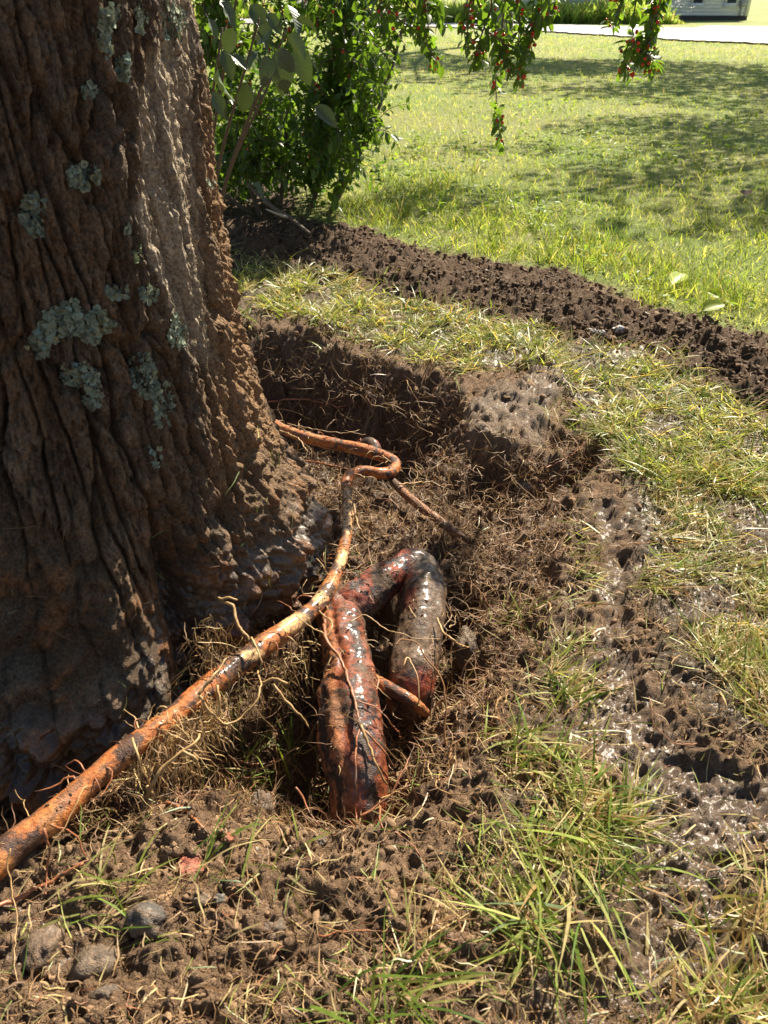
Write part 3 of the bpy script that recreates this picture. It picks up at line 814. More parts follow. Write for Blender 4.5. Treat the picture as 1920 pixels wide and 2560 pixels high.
_, e1, id1 = cells(wx_ * 17 + 100, wz_ * 3.0 + 40)
_, e2, id2 = cells(wx_ * 44 + 60, wz_ * 11 + 90)
_, e3, id3 = cells(wx_ * 95 + 20, wz_ * 40 + 10)
_, eg, idg = cells(wx_ * 34 + 30, wz_ * 1.5 + 70)
plates = .020 * (id1 - .5) + .010 * (id2 - .5) + .0045 * (id3 - .5) - .026 * sst(.13, .02, e1) - .007 * sst(.14, 0, e2) - .002 * sst(.2, 0, e3)
f1 = np.abs(n3(qx * 15, qy * 15, ZZ * 1.5)); f2 = np.abs(n3(qx * 33 + 9, qy * 33, ZZ * 3.6 + 4)); f3 = np.abs(n3(qx * 70, qy * 70 + 5, ZZ * 9))
crack = sst(.07, .0, f1) + .18 * sst(.30, .05, f1); crack2 = sst(.10, 0, f2) + .3 * sst(.3, .05, f2); crack3 = sst(.14, 0, f3)
plate = fbm3(qx * 20 + 3, qy * 20, ZZ * 3.5, 3)
flake = fbm3(qx * 60, qy * 60, ZZ * 22 + 7, 3)
lump = fbm3(bx_ * 13, by_ * 13, ZZ * 13, 4)
grain = fbm3(bx_ * 110, by_ * 110, ZZ * 60, 2)
azdeg = np.degrees(AZ)
low = sst(.42, .12, ZZ + .10 * n3(bx_ * 6, by_ * 6, ZZ * 6) + .10 * sst(-60, -95, azdeg) * -1.2)
up_ = 1 - low
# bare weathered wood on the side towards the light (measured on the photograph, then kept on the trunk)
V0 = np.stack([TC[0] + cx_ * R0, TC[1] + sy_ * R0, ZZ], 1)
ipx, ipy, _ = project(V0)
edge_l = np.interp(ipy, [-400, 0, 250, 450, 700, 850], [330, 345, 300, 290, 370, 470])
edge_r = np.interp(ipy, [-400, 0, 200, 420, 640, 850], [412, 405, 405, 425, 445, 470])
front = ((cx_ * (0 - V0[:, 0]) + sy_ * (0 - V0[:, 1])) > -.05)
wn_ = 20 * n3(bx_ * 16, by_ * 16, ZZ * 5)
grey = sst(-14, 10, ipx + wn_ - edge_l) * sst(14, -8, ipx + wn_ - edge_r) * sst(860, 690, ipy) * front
strip = sst(0, 25, ipx - np.interp(ipy, [0, 420, 520, 800], [402, 425, 455, 470])) * front * up_     # crumbly orange edge right of it, with sunlight put into its colour
rough_edge = sst(360, 520, ipy) * strip
d = up_ * (1 - .8 * grey) * plates + up_ * (-.016 * crack - .005 * crack2 * (1 - .3 * grey) - .004 * crack3 + .005 * plate + (.006 - .004 * grey) * flake * (1 - .6 * grey) + .010)
d = d + grey * (.010 * (idg - .5) - .009 * sst(.16, .02, eg))
d = d + grey * (-.012 + .006 * np.abs(n3(qx * 45, qy * 45, ZZ * 1.3)) * 2 + .010 * (np.floor(3 * n3(qx * 28, qy * 28, ZZ * 1.1)) / 3))
d = d + low * (.040 * lump + .45 * plates + .012 * np.abs(fbm3(bx_ * 32, by_ * 32, ZZ * 32, 3)) - .010 * crack * sst(-.1, .3, ZZ))
d = d + .005 * grain + rough_edge * .012 * fbm3(bx_ * 45, by_ * 45, ZZ * 45, 3)
# hollow between the two root flares
d = d + .035 * np.exp(-((azdeg + 12) / 22) ** 2) * np.exp(-((ZZ - .10) / .11) ** 2) + .03 * np.exp(-((azdeg + 62) / 6) ** 2) * sst(.5, .3, ZZ) * sst(-.3, .1, ZZ)
d = d - .085 * np.exp(-((azdeg + 48) / 6.5) ** 2) * sst(.42, .2, ZZ) * sst(-.35, 0, ZZ)
RR = R0 + d
TV = np.stack([TC[0] + cx_ * RR, TC[1] + sy_ * RR, ZZ], 1)
nA, nZ = len(azd), len(zs)
i = np.arange(nZ - 1)[:, None] * nA; j = np.arange(nA)[None]; k = (j + 1) % nA
tq = np.stack([i + j, i + k, i + nA + k, i + nA + j], -1).reshape(-1, 4)
n_a = fbm3(bx_ * 9, by_ * 9, ZZ * 5, 3); n_b = fbm3(bx_ * 40, by_ * 40, ZZ * 30, 2)
tc_ = np.tile(np.array([.165, .112, .068]), (len(TV), 1)) * (1 + .4 * n_b + .3 * plate + .7 * (id2 - .5) + .3 * (id3 - .5))[:, None]
tc_ = mixc(tc_, (.20, .120, .062), np.clip(.5 + 1.1 * n_a, 0, 1) * .6)                   # dusty orange soil clinging to the bark
tc_ = mixc(tc_, (.135, .105, .075), sst(.12, .45, plate) * up_ * .6)
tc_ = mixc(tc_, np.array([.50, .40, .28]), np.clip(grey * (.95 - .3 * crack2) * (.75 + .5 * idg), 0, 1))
tc_ = mixc(tc_, (.36, .215, .11), np.clip(strip + sst(420, 520, ipx) * front * (1 - grey) * sst(.02, .2, ZZ), 0, 1) * .75)  # sunlit right flank of the trunk painted lighter and more orange
mudc = mixc(np.tile(np.array([.105, .068, .038]), (len(TV), 1)), (.25, .105, .036), sst(.05, .5, lump + .6 * n_b) * .8)
mudc = mixc(mudc, (.20, .16, .115), sst(.15, .6, n_a) * .5)
lowc = sst(.55, .25, ZZ + .1 * n_a)
tc_ = mixc(tc_, (0, 0, 0), low) + mudc * low[:, None]
wet = np.clip(low * (.35 + .65 * sst(.26, .08, ZZ + .08 * n_a)) + .25 * n_b * low, 0, 1)
wet = wet * np.where(azdeg < -60, sst(.22, .02, ZZ + .1 * n_a), 1)
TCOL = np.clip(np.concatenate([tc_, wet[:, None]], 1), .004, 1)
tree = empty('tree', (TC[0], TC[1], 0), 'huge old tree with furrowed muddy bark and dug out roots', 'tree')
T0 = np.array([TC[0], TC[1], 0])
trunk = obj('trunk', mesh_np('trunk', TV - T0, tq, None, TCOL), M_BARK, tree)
# crown far above the picture; last clump added to shade the foreground
v, q, c = leaf_cloud([((-.2, .3, 7.5), (3.4, 3.4, 2.0)), ((-2.2, -.5, 6.5), (2.0, 2.0, 1.5)), (tuple(np.array(above(-.25, .40, 5.2)) - T0), (1.1, .2, .22))], 9000, .09, greens)
obj('crown', mesh_np('crown', v, q, None, c, False), M_BLADE, tree)
mb = MB()
for e in (tuple(np.array(above(-.3, .36, 5.1)) - T0), (-2.0, -.4, 6.3), (.4, 1.2, 7.2), (-.6, .2, 8.2)):  # first limb added to carry the shading clump
    pth = spline([(0, 0, 4.7), np.array(e) * .5 + np.array([0, 0, 2.6]), e], .25)
    v, q, tr = tube(pth, np.linspace(.2, .05, len(pth)), 9); mb.add(v, q, tr)
obj('limb', mb.mesh('limb'), M_FARBARK2, tree)

# lichen patches on the bark, each a part
tpx, tpy, tdep = project(TV)
TN = np.stack([cx_, sy_, np.zeros_like(cx_)], 1)
facing = (TN * (np.array([0, 0, CAM_H]) - TV)).sum(1) > 0
def on_trunk(px, py):
    s = np.hypot(tpx - px, tpy - py) + np.where(facing, 0, 1e6)
    return int(np.argmin(s))
def lichen(px, py, rx, ry, dens=1.0, tint=0):
    k0 = on_trunk(px, py); c0 = TV[k0]
    sc = tdep[k0] / FPX
    sel = np.where(facing & (np.abs(tpx - px) < rx * 1.2) & (np.abs(tpy - py) < ry * 1.2))[0]
    e = np.hypot((tpx[sel] - px) / rx, (tpy[sel] - py) / ry) + .55 * fbm3(TV[sel, 0] * 22, TV[sel, 1] * 22, TV[sel, 2] * 22, 2)
    sel = sel[e < .85]
    if len(sel) < 3: sel = np.array([k0, k0, k0])
    n_ = int(max(14, dens * rx * ry / 7))
    pk = rng.choice(sel, n_)
    mb = MB()
    for a in pk:
        p = TV[a] + TN[a] * rng.uniform(.0005, .0035)
        nn = TN[a] + rng.normal(0, .27, 3); nn /= np.linalg.norm(nn)
        t1 = np.cross(nn, (0, 0, 1.0)); t1 /= np.linalg.norm(t1) + 1e-9; t2 = np.cross(nn, t1)
        r = rng.uniform(.002, .0075)
        an = np.arange(8) * 6.283 / 8 + rng.uniform(0, 6)
        rr = r * rng.uniform(.4, 1.3, 8)
        rim = p + np.cos(an)[:, None] * t1 * rr[:, None] + np.sin(an)[:, None] * t2 * rr[:, None] + nn * rng.uniform(.0, .005, 8)[:, None]
        col_ = np.array([.235, .275, .195]) * rng.uniform(.72, 1.2) + np.array([.02, .0, -.02]) * rng.normal()
        if tint: col_ = col_ * np.array([.75, .8, .6])
        mb.add(np.vstack([p, rim]), None, [(0, 1 + w, 1 + (w + 1) % 8) for w in range(8)], np.vstack([col_ * .85, np.tile(col_, (8, 1))]))
    obj('lichen_patch', mb.mesh('lichen_patch', True, T0), M_LICHEN, trunk)
for a in ((210, 60, 22, 42), (240, 25, 14, 28), (225, 105, 12, 28, .6), (300, 40, 14, 34, .8), (370, 45, 24, 48), (262, 140, 18, 34, .8), (262, 165, 10, 14, .6), (187, 195, 20, 20),
          (176, 372, 34, 36), (75, 455, 30, 48), (75, 490, 14, 18, .7), (150, 690, 55, 50), (205, 705, 45, 42), (85, 740, 26, 38), (255, 630, 22, 18), (315, 635, 26, 22), (380, 715, 19, 36),
          (308, 815, 32, 62), (165, 810, 40, 26, .8), (200, 850, 24, 40, .6), (345, 860, 34, 40, .5), (340, 910, 24, 30, .4), (335, 985, 18, 34, .4), (275, 495, 7, 8, .6), (450, 400, 12, 16, .5), (300, 545, 14, 26, .3, 1)):
    lichen(*a)

# ------------------------------------------------------------------ roots of the big tree
def root_part(name, pts, sides, colfn, rough=.12, step=.006, lab=None, parent=tree, ridge=.0, cap=True, mat=M_ROOT):
    """pts rows: x, y, z, radius."""
    s = spline(pts, step)
    def dsp(p, nn, u_, a):
        r = np.interp(u_, np.linspace(0, 1, len(s)), s[:, 3])
        e = r * rough * .55 * fbm3(p[:, 0] * 13, p[:, 1] * 13, p[:, 2] * 13, 2) + r * .03 * fbm3(p[:, 0] * 90, p[:, 1] * 90, p[:, 2] * 90, 2) + .0008 * fbm3(p[:, 0] * 260, p[:, 1] * 260, p[:, 2] * 260, 2)
        e = e + r * .10 * n2(u_ * 34 + p[0, 0] * 50, np.full_like(u_, 7.7)) * (0.0 if ridge else 1.0)
        if ridge:
            a2_ = (a + 3.1416) % 6.2832 - 3.1416 + .3 * n2(u_ * 5, u_ * 0 + 2.2)
            e = e - r * 1.3 * ridge * np.exp(-((a2_ - .33) / .16) ** 2) + r * .22 * n2(u_ * 4.3 + r[0] * 90, np.full_like(u_, 1.7))
            e = e + r * .035 * sst(-.05, .15, n3(np.cos(a) * 1.6 + 3, np.sin(a) * 1.6, u_ * 3.5) + .4 * n3(p[:, 0] * 60, p[:, 1] * 60, p[:, 2] * 60)) + r * ridge * np.sin(a * 2 + 1.0 + 2 * u_) + r * ridge * .6 * n3(np.cos(a) * 2, np.sin(a) * 2, u_ * 3)
        return e
    v, q, t_ = tube(s[:, :3], s[:, 3], sides, dsp, cap)
    uu = np.concatenate([np.repeat(np.linspace(0, 1, len(s)), sides), [0, 1]]) if cap else np.repeat(np.linspace(0, 1, len(s)), sides)
    global ANG
    ANG = np.tile(np.arange(sides) * 6.2832 / sides, len(s)); ANG = np.concatenate([ANG, [0, 0]]) if cap else ANG
    c = colfn(v, uu)
    o = obj(name, mesh_np(name, v - T0, q, t_, c), mat, parent)
    if lab: o['label'] = lab
    return o

def ptz(l):
    return [np.array([*P(a[0], a[1], a[2]), a[3]]) for a in l]

def col_orange(v, u_):
    a = fbm3(v[:, 0] * 16, v[:, 1] * 16, v[:, 2] * 16, 3); b2 = fbm3(v[:, 0] * 55, v[:, 1] * 55, v[:, 2] * 55, 3)
    c = np.tile(np.array([.40, .125, .030]), (len(v), 1)) * (1 + .25 * b2)[:, None]
    c = mixc(c, (.44, .20, .065), sst(.1, .5, a) * .7)
    c = mixc(c, (.17, .085, .045), sst(.0, .35, n3(np.cos(ANG) * 1.5 + v[:, 0] * 9, np.sin(ANG) * 1.5, u_ * 26) + .4 * b2) * .8)
    c = mixc(c, (.055, .030, .020), sst(.20, .34, n3(v[:, 0] * 12 + 4, v[:, 1] * 12, v[:, 2] * 12) + .35 * b2) * .93)
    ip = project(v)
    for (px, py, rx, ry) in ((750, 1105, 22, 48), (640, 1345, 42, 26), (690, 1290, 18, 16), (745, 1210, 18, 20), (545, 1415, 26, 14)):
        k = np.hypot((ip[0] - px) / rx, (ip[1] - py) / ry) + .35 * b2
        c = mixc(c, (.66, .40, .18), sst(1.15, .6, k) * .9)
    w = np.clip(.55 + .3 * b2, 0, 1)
    return np.concatenate([np.clip(c, .005, 1), w[:, None]], 1)

orange = ptz([(-110, 1935, .04, .027), (-40, 1890, .04, .027), (50, 1812, .04, .026), (110, 1768, .04, .025), (200, 1685, .045, .023), (290, 1612, .05, .0225), (360, 1562, .045, .023),
              (430, 1502, .04, .0225), (500, 1446, .035, .024), (560, 1402, .03, .0235), (620, 1358, .025, .0215), (680, 1312, .02, .020), (715, 1262, .012, .0175), (738, 1202, .005, .016),
              (750, 1140, -.005, .0152), (752, 1085, -.01, .0152), (748, 1046, -.012, .0155), (757, 1026, -.012, .016), (785, 1017, -.015, .0165), (818, 1023, -.02, .017), (846, 1020, -.03, .018),
              (854, 1003, -.035, .0185), (838, 990, -.035, .019), (800, 976, -.035, .021), (760, 967, -.04, .0215), (710, 957, -.04, .021), (660, 944, -.04, .020), (620, 930, -.04, .0185), (592, 916, -.04, .017), (560, 900, -.05, .017)])
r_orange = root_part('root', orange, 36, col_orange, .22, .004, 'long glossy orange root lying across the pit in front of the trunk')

def col_red(v, u_):
    a = fbm3(v[:, 0] * 14 + 8, v[:, 1] * 14, v[:, 2] * 14, 3); b2 = fbm3(v[:, 0] * 70, v[:, 1] * 70, v[:, 2] * 70, 4)
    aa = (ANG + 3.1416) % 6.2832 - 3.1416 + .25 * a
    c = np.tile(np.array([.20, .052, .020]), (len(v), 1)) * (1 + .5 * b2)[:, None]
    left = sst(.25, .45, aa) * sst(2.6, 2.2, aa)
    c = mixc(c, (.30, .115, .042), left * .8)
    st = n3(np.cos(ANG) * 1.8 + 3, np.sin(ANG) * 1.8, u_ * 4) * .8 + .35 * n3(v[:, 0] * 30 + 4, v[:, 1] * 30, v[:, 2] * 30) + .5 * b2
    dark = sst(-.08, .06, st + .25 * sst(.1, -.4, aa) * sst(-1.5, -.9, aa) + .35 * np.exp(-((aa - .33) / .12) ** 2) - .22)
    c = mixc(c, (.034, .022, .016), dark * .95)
    soil = sst(.1, .4, a + .3 * b2 - .6 * u_ + .25)
    c = mixc(c, (.13, .080, .048), soil * .55)
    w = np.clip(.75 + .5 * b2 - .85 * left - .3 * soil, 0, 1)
    return np.concatenate([np.clip(c, .005, 1), w[:, None]], 1)
def col_muddy(v, u_):
    a = fbm3(v[:, 0] * 12 + 2, v[:, 1] * 12, v[:, 2] * 12, 3); b2 = fbm3(v[:, 0] * 70, v[:, 1] * 70, v[:, 2] * 70, 4)
    c = np.tile(np.array([.125, .078, .045]), (len(v), 1)) * (1 + .5 * b2)[:, None]
    c = mixc(c, (.075, .048, .032), sst(.1, .4, n3(v[:, 0] * 30, v[:, 1] * 30, v[:, 2] * 8) + .4 * b2) * .8)
    ip = project(v)
    redz = np.clip(sst(1330, 1280, ip[1]) * sst(915, 885, ip[0] + 30 * a) + sst(1430, 1475, ip[1] + 40 * b2), 0, 1)
    c = mixc(c, (.22, .046, .020), redz * sst(-.3, .05, a + .2 * b2))
    c = mixc(c, (.045, .026, .018), redz * sst(.12, .27, n3(v[:, 0] * 26, v[:, 1] * 26, v[:, 2] * 26) + .6 * b2))
    return np.concatenate([np.clip(c, .005, 1), np.clip(.5 + .6 * b2 + .5 * a, 0, 1)[:, None]], 1)
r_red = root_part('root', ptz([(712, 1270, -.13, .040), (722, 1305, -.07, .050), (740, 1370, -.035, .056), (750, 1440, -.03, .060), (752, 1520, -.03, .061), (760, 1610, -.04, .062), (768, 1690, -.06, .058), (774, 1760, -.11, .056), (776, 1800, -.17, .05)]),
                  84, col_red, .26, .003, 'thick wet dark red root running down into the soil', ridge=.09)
r_loop = root_part('root', ptz([(718, 1350, -.09, .046), (742, 1322, -.045, .050), (788, 1288, -.03, .046), (848, 1244, -.02, .042), (886, 1222, -.022, .043), (908, 1228, -.03, .046), (914, 1262, -.035, .050), (912, 1310, -.04, .051), (903, 1370, -.05, .052),
                               (895, 1430, -.065, .051), (890, 1490, -.10, .049), (886, 1530, -.16, .045)]), 76, col_muddy, .30, .003, 'thick wet muddy root bent like a knee beside the red root', ridge=.035)
r_side = root_part('root', ptz([(795, 1462, -.06, .014), (850, 1492, -.045, .014), (890, 1515, -.05, .013), (920, 1540, -.09, .010)]), 24, col_orange, .1, .005, 'short stub of orange root under the muddy bend')
r_back = root_part('root', ptz([(840, 1030, -.05, .012), (870, 1062, -.05, .0125), (905, 1092, -.055, .0135), (940, 1118, -.06, .0125), (980, 1148, -.07, .011), (1010, 1165, -.10, .008)]), 20, lambda v, u_: np.concatenate([mixc(col_orange(v, u_)[:, :3], (.14, .09, .055), .35 + .5 * u_), np.full((len(v), 1), .4)], 1), .12, .005, 'brown root leading right from the orange bend')
r_stub = root_part('root', ptz([(775, 968, -.10, .02), (800, 958, -.05, .022), (812, 975, -.06, .022)]), 12, col_muddy, .12, .006, 'pale cut root stub behind the orange bend')

def col_tan(v, u_):
    b2 = fbm3(v[:, 0] * 80, v[:, 1] * 80, v[:, 2] * 80, 2)
    c = np.tile(np.array([.36, .22, .088]), (len(v), 1)) * (1 + .35 * b2)[:, None]
    return np.concatenate([np.clip(c, .01, 1), np.full((len(v), 1), .3)], 1)
def col_rust(v, u_):
    b2 = fbm3(v[:, 0] * 50, v[:, 1] * 50, v[:, 2] * 50, 2)
    c = np.tile(np.array([.34, .125, .05]), (len(v), 1)) * (1 + .4 * b2)[:, None]
    c = mixc(c, (.1, .055, .03), sst(.1, .4, b2))
    return np.concatenate([np.clip(c, .01, 1), np.full((len(v), 1), .5)], 1)

def rootlet(pts, r0, r1, cf, parent, off=None, z=None, sides=6, name='rootlet', jit=.004):
    """A thin root through measured points; each point may carry its own height."""
    w = []
    for p in pts:
        if len(p) > 2: w.append(P(p[0], p[1], p[2]))
        else: w.append(Pg(p[0], p[1], .006 if off is None else off))
    w = spline(np.array(w), .008); r0 *= .46; r1 *= .34
    m_ = len(w)
    w = w + np.stack([n2(np.linspace(0, m_ * .22, m_) + 13 * q + len(COL.objects) * 1.7, np.full(m_, q * 3.3)) for q in range(3)], 1) * jit
    w = w + np.stack([n2(np.linspace(0, m_ * .6, m_) + 31 * q + len(COL.objects) * 2.3, np.full(m_, q * 5.3)) for q in range(3)], 1) * .0028
    v, q, t_ = tube(w, np.linspace(r0, r1, m_) * (1 + .25 * n2(np.linspace(0, m_ * .8, m_), np.full(m_, len(COL.objects) * .37))), sides)
    return obj(name, mesh_np(name, v - T0, q, t_, cf(v, None)), M_ROOTLET, parent)

def side_rootlets(path, n_, parent):
    s_ = spline(path, .02)
    for k in range(n_):
        i_ = int(rng.uniform(.06, .97) * len(s_)); p = s_[i_, :3].copy(); r0 = s_[i_, 3]
        t_ = s_[min(i_ + 1, len(s_) - 1), :3] - s_[i_ - 1, :3]; t_ /= np.linalg.norm(t_)
        sd_ = np.cross(t_, (0, 0, 1.0)) * rng.choice([-1, 1]); a = rng.uniform(-.5, 1.1)
        dr_ = sd_ * math.cos(a) + np.array([0, 0, 1]) * math.sin(a)
        p = p + dr_ * r0 * .85; pp = [p]
        for q in range(int(rng.uniform(5, 14))):
            dr_ = dr_ + rng.normal(0, .35, 3) + np.array([0, 0, -.16]); dr_ /= np.linalg.norm(dr_)
            p = p + dr_ * .0085
            g_ = float(Hq(p[0], p[1])) + .002
            if p[2] < g_: p = np.array([p[0], p[1], g_])
            pp.append(p)
        r = rng.uniform(.0011, .0026)
        v, q, f_ = tube(np.array(pp), np.linspace(r, r * .35, len(pp)), 5)
        obj('rootlet', mesh_np('rootlet', v - T0, q, f_, (col_tan if rng.uniform() < .6 else col_rust)(v, None)), M_ROOTLET, parent)
side_rootlets(orange, 70, r_orange)
# along the red root
rootlet([(700, 1330, .03), (705, 1380, .05), (735, 1420, .045), (752, 1470, .045), (770, 1530, .045), (778, 1570, .045)], .009, .008, col_rust, r_red)
rootlet([(778, 1570, .045), (790, 1590, .035), (812, 1650, .01), (835, 1690, -.03)], .007, .006, col_tan, r_red)
rootlet([(778, 1570, .045), (820, 1610, .02), (850, 1655, -.03)], .006, .005, col_rust, r_red)
rootlet([(778, 1560, .045), (768, 1620, .035), (770, 1700, .01), (768, 1760, -.05), (782, 1800, -.01)], .005, .0035, col_rust, r_red)
rootlet([(768, 1515, .045), (815, 1530, .03), (850, 1570, .0), (880, 1610)], .003, .002, col_rust, r_red)
rootlet([(780, 1765, -.01), (830, 1730, .0), (870, 1670, .02), (895, 1610, .02)], .005, .002, col_rust, r_red)
rootlet([(820, 1740, .0), (825, 1790), (860, 1800), (900, 1840), (925, 1875)], .004, .002, col_rust, r_red)
rootlet([(690, 1320, .05), (715, 1345, .055), (705, 1372, .05), (660, 1345, .055), (640, 1330, .06)], .005, .004, col_tan, r_red)
rootlet([(755, 1345, .045), (790, 1330, .04), (830, 1355, .035), (880, 1375, .03), (950, 1380, .02)], .0035, .003, col_tan, r_loop)
rootlet([(945, 1335, .0), (958, 1365, .0), (985, 1388, .0), (1020, 1402), (1050, 1425), (1085, 1450), (1120, 1470)], .006, .003, col_tan, r_loop)
rootlet([(868, 1445, .02), (880, 1420, .03), (900, 1455, .02), (905, 1520, -.03), (903, 1555)], .004, .003, col_tan, r_loop)
# hanging from the orange root
rootlet([(285, 1592, .09), (300, 1640, .08), (320, 1690, .02), (322, 1715, .0)], .006, .004, col_tan, r_orange)
rootlet([(322, 1720, .0), (335, 1680, .04), (370, 1640, .06), (420, 1605, .07), (430, 1585, .07)], .009, .007, col_tan, r_orange)
rootlet([(395, 1625, .065), (425, 1640, .05), (432, 1680, .0)], .0075, .005, col_tan, r_orange)
rootlet([(318, 1700, .02), (330, 1730), (325, 1760)], .008, .004, col_tan, r_orange)
rootlet([(360, 1730, .0), (395, 1745), (430, 1780), (450, 1800)], .010, .005, col_rust, r_orange)
rootlet([(430, 1500, .09), (455, 1540, .06), (490, 1560, .03), (530, 1545, .03), (560, 1500, .05), (558, 1450, .04)], .006, .005, col_tan, r_orange)
rootlet([(470, 1480, .09), (475, 1520, .07), (470, 1570, .03)], .006, .004, col_tan, r_orange)
rootlet([(545, 1380, .085), (560, 1420, .08), (562, 1470, .03)], .006, .004, col_tan, r_orange)
rootlet([(560, 1480, .02), (590, 1470, .03), (620, 1478, .03)], .009, .007, col_tan, r_orange)
rootlet([(590, 1480, .02), (605, 1500, .01), (640, 1540, -.02), (670, 1570, -.05)], .008, .005, col_tan, r_orange)
rootlet([(475, 1300, .12), (500, 1310, .12), (515, 1350, .10), (550, 1395, .075)], .010, .007, col_tan, tree)
rootlet([(470, 1290, .13), (512, 1295, .13)], .008, .007, col_tan, tree)
rootlet([(430, 1500, .10), (460, 1460, .12), (490, 1420, .12)], .007, .005, col_tan, tree)
rootlet([(740, 1045, .02), (775, 1065, .01), (800, 1110), (805, 1140)], .005, .004, col_tan, r_orange)
rootlet([(735, 1060, .01), (760, 1080, .02), (768, 1110, .015), (780, 1150, .0), (810, 1168), (850, 1130)], .006, .005, col_tan, r_orange)
rootlet([(95, 1790, .09), (105, 1830, .06), (100, 1880, .02), (98, 1930)], .006, .004, col_rust, r_orange)
rootlet([(110, 1780, .09), (160, 1800, .05), (190, 1850), (240, 1830)], .005, .003, col_rust, r_orange)
rootlet([(-40, 1975), (40, 1935), (110, 1905), (180, 1870)], .009, .008, col_rust, tree, off=.012)
rootlet([(20, 1830, .085), (15, 1880, .06), (35, 1970, .03), (30, 2080, .03)], .003, .002, col_tan, r_orange)
rootlet([(190, 1700, .09), (160, 1745, .09), (120, 1820, .07), (60, 1860, .05)], .003, .002, col_tan, r_orange)
# behind the trunk in the pit
rootlet([(560, 872), (640, 862), (690, 868), (730, 878), (770, 868)], .010, .006, col_rust, tree, off=.03)
rootlet([(570, 890), (620, 885), (670, 905)], .007, .005, col_tan, tree, off=.03)
rootlet([(600, 930, -.01), (640, 945, .0), (665, 975, -.02)], .008, .006, col_tan, r_orange)
rootlet([(660, 995), (700, 1002), (750, 1012)], .011, .009, col_rust, tree, off=.02)
rootlet([(620, 915, .02), (700, 930, .0), (790, 938, -.02)], .004, .003, col_tan, tree)
rootlet([(690, 880), (770, 840), (810, 835), (840, 845)], .004, .003, col_rust, tree, off=.02)
rootlet([(860, 1045, -.02), (950, 1040), (1050, 1042), (1150, 1035)], .005, .003, col_tan, tree, off=.02)
rootlet([(900, 1000), (930, 980), (1000, 1005), (1080, 1050)], .004, .003, col_rust, tree, off=.02)
rootlet([(1180, 1010), (1230, 985), (1260, 960), (1270, 945)], .006, .003, col_rust, tree, off=.02)
rootlet([(1120, 1020), (1180, 1040), (1240, 1020), (1280, 985)], .005, .003, col_rust, tree, off=.02)
rootlet([(640, 1700, -.02), (655, 1730, -.04), (690, 1780, -.05)], .005, .003, col_rust, tree)
rootlet([(500, 1640), (560, 1650), (640, 1632)], .008, .006, col_rust, tree, off=.02)
rootlet([(690, 2020), (760, 2010), (830, 2010), (900, 1995)], .0035, .0025, col_rust, tree, off=.006)

# ------------------------------------------------------------------ strands: grass and fibres
def scatter(n, y0, y1, dens, seed=0):
    y_ = np.exp(rng.uniform(math.log(y0), math.log(y1), n)); x_ = rng.uniform(-1, 1, n) * (.46 * y_ + .45)
    keep = rng.uniform(0, 1, n) < dens(x_, y_)
    return x_[keep], y_[keep]

def off_trunk(x, y, pad=.02):
    dx, dy = x - TC[0], y - TC[1]
    return np.hypot(dx, dy) > trunk_radius(np.arctan2(dy, dx), np.zeros_like(dx)) + pad

PAL = np.array([[.14, .21, .035], [.22, .27, .055], [.32, .34, .10], [.085, .145, .025], [.50, .41, .20], [.36, .23, .105], [.23, .13, .06]])
def palette(n, w):
    w = np.array(w, float); k = rng.choice(len(PAL), n, p=w / w.sum())
    return PAL[k] * rng.uniform(.72, 1.25, (n, 1))

def put(name, parts, mat, label=None, cat=None):
    mb = MB()
    for v, q, t_, c in parts: mb.add(v, q, t_, c)
    o = obj(name, mb.mesh(name), mat, kind='stuff')
    if label: o['label'] = label
    if cat: o['category'] = cat
    return o

def z_at(x, y):
    z, _ = H(x, y, False)
    return np.where(y < 6.4, Hq(x, y), z)

def tuft_blades(cx, cy, per, L, W, tl, col_w, nseg=3, spread=.02, head_mean=None, head_sd=3.0, curve=(.2, 1.1)):
    n_ = len(cx); rep = rng.poisson(per, n_) + 2
    x_ = np.repeat(cx, rep); y_ = np.repeat(cy, rep); N = len(x_)
    x_ = x_ + rng.normal(0, spread, N); y_ = y_ + rng.normal(0, spread, N)
    sc = np.repeat(rng.uniform(.7, 1.3, n_), rep)
    hd = rng.uniform(0, 6.283, N) if head_mean is None else np.repeat(head_mean, rep) + rng.normal(0, head_sd, N)
    tilt = rng.uniform(tl[0], tl[1], N); cur = rng.uniform(curve[0], curve[1], N)
    base = np.stack([x_, y_, z_at(x_, y_) - .004], 1)
    LL = rng.uniform(L[0], L[1], N) * sc
    WW = rng.uniform(W[0], W[1], N) * (1 + .09 * np.maximum(y_ - 1, 0))
    return ribbons(base, hd, tilt, cur, LL, WW, nseg, palette(N, col_w))

# lawn
lawn_d = lambda x, y: (sst(.02, .25, sdf(FARLAWN, x, y) + .08 * n2(x * 5, y * 5))) * (1 - .85 * np.where(y < 6.5, Mq('ridge', x, y), 0)) * (sdf(ROAD, x, y) < 0)
x_, y_ = scatter(90000, 3.0, 32, lawn_d)
n = len(x_)
patch = np.clip(.5 + 1.2 * fbm2(x_ * .9 + 4, y_ * .9, 3), 0, 1)
cc = palette(n, (3, 3.2, 1.6, 2, .5, .1, 0))
cc = mixc(cc, (.30, .29, .10), patch * .45) * 1.35
base = np.stack([x_, y_, z_at(x_, y_) - .004], 1)
lb = ribbons(base, rng.uniform(0, 6.283, n), rng.uniform(.1, .9, n), rng.uniform(.1, 1.0, n), rng.uniform(.035, .075, n) * (1 + .02 * y_), .0026 * (1 + .16 * y_) * rng.uniform(.7, 1.3, n), 2, cc)
x_, y_ = scatter(5200, 3.2, 8.5, lambda x, y: lawn_d(x, y) * np.where(sdf(LONG, x, y) > -.1, 1.0, .10) * sst(-.3, .5, fbm2(x * 2, y * 2, 2) + .35))
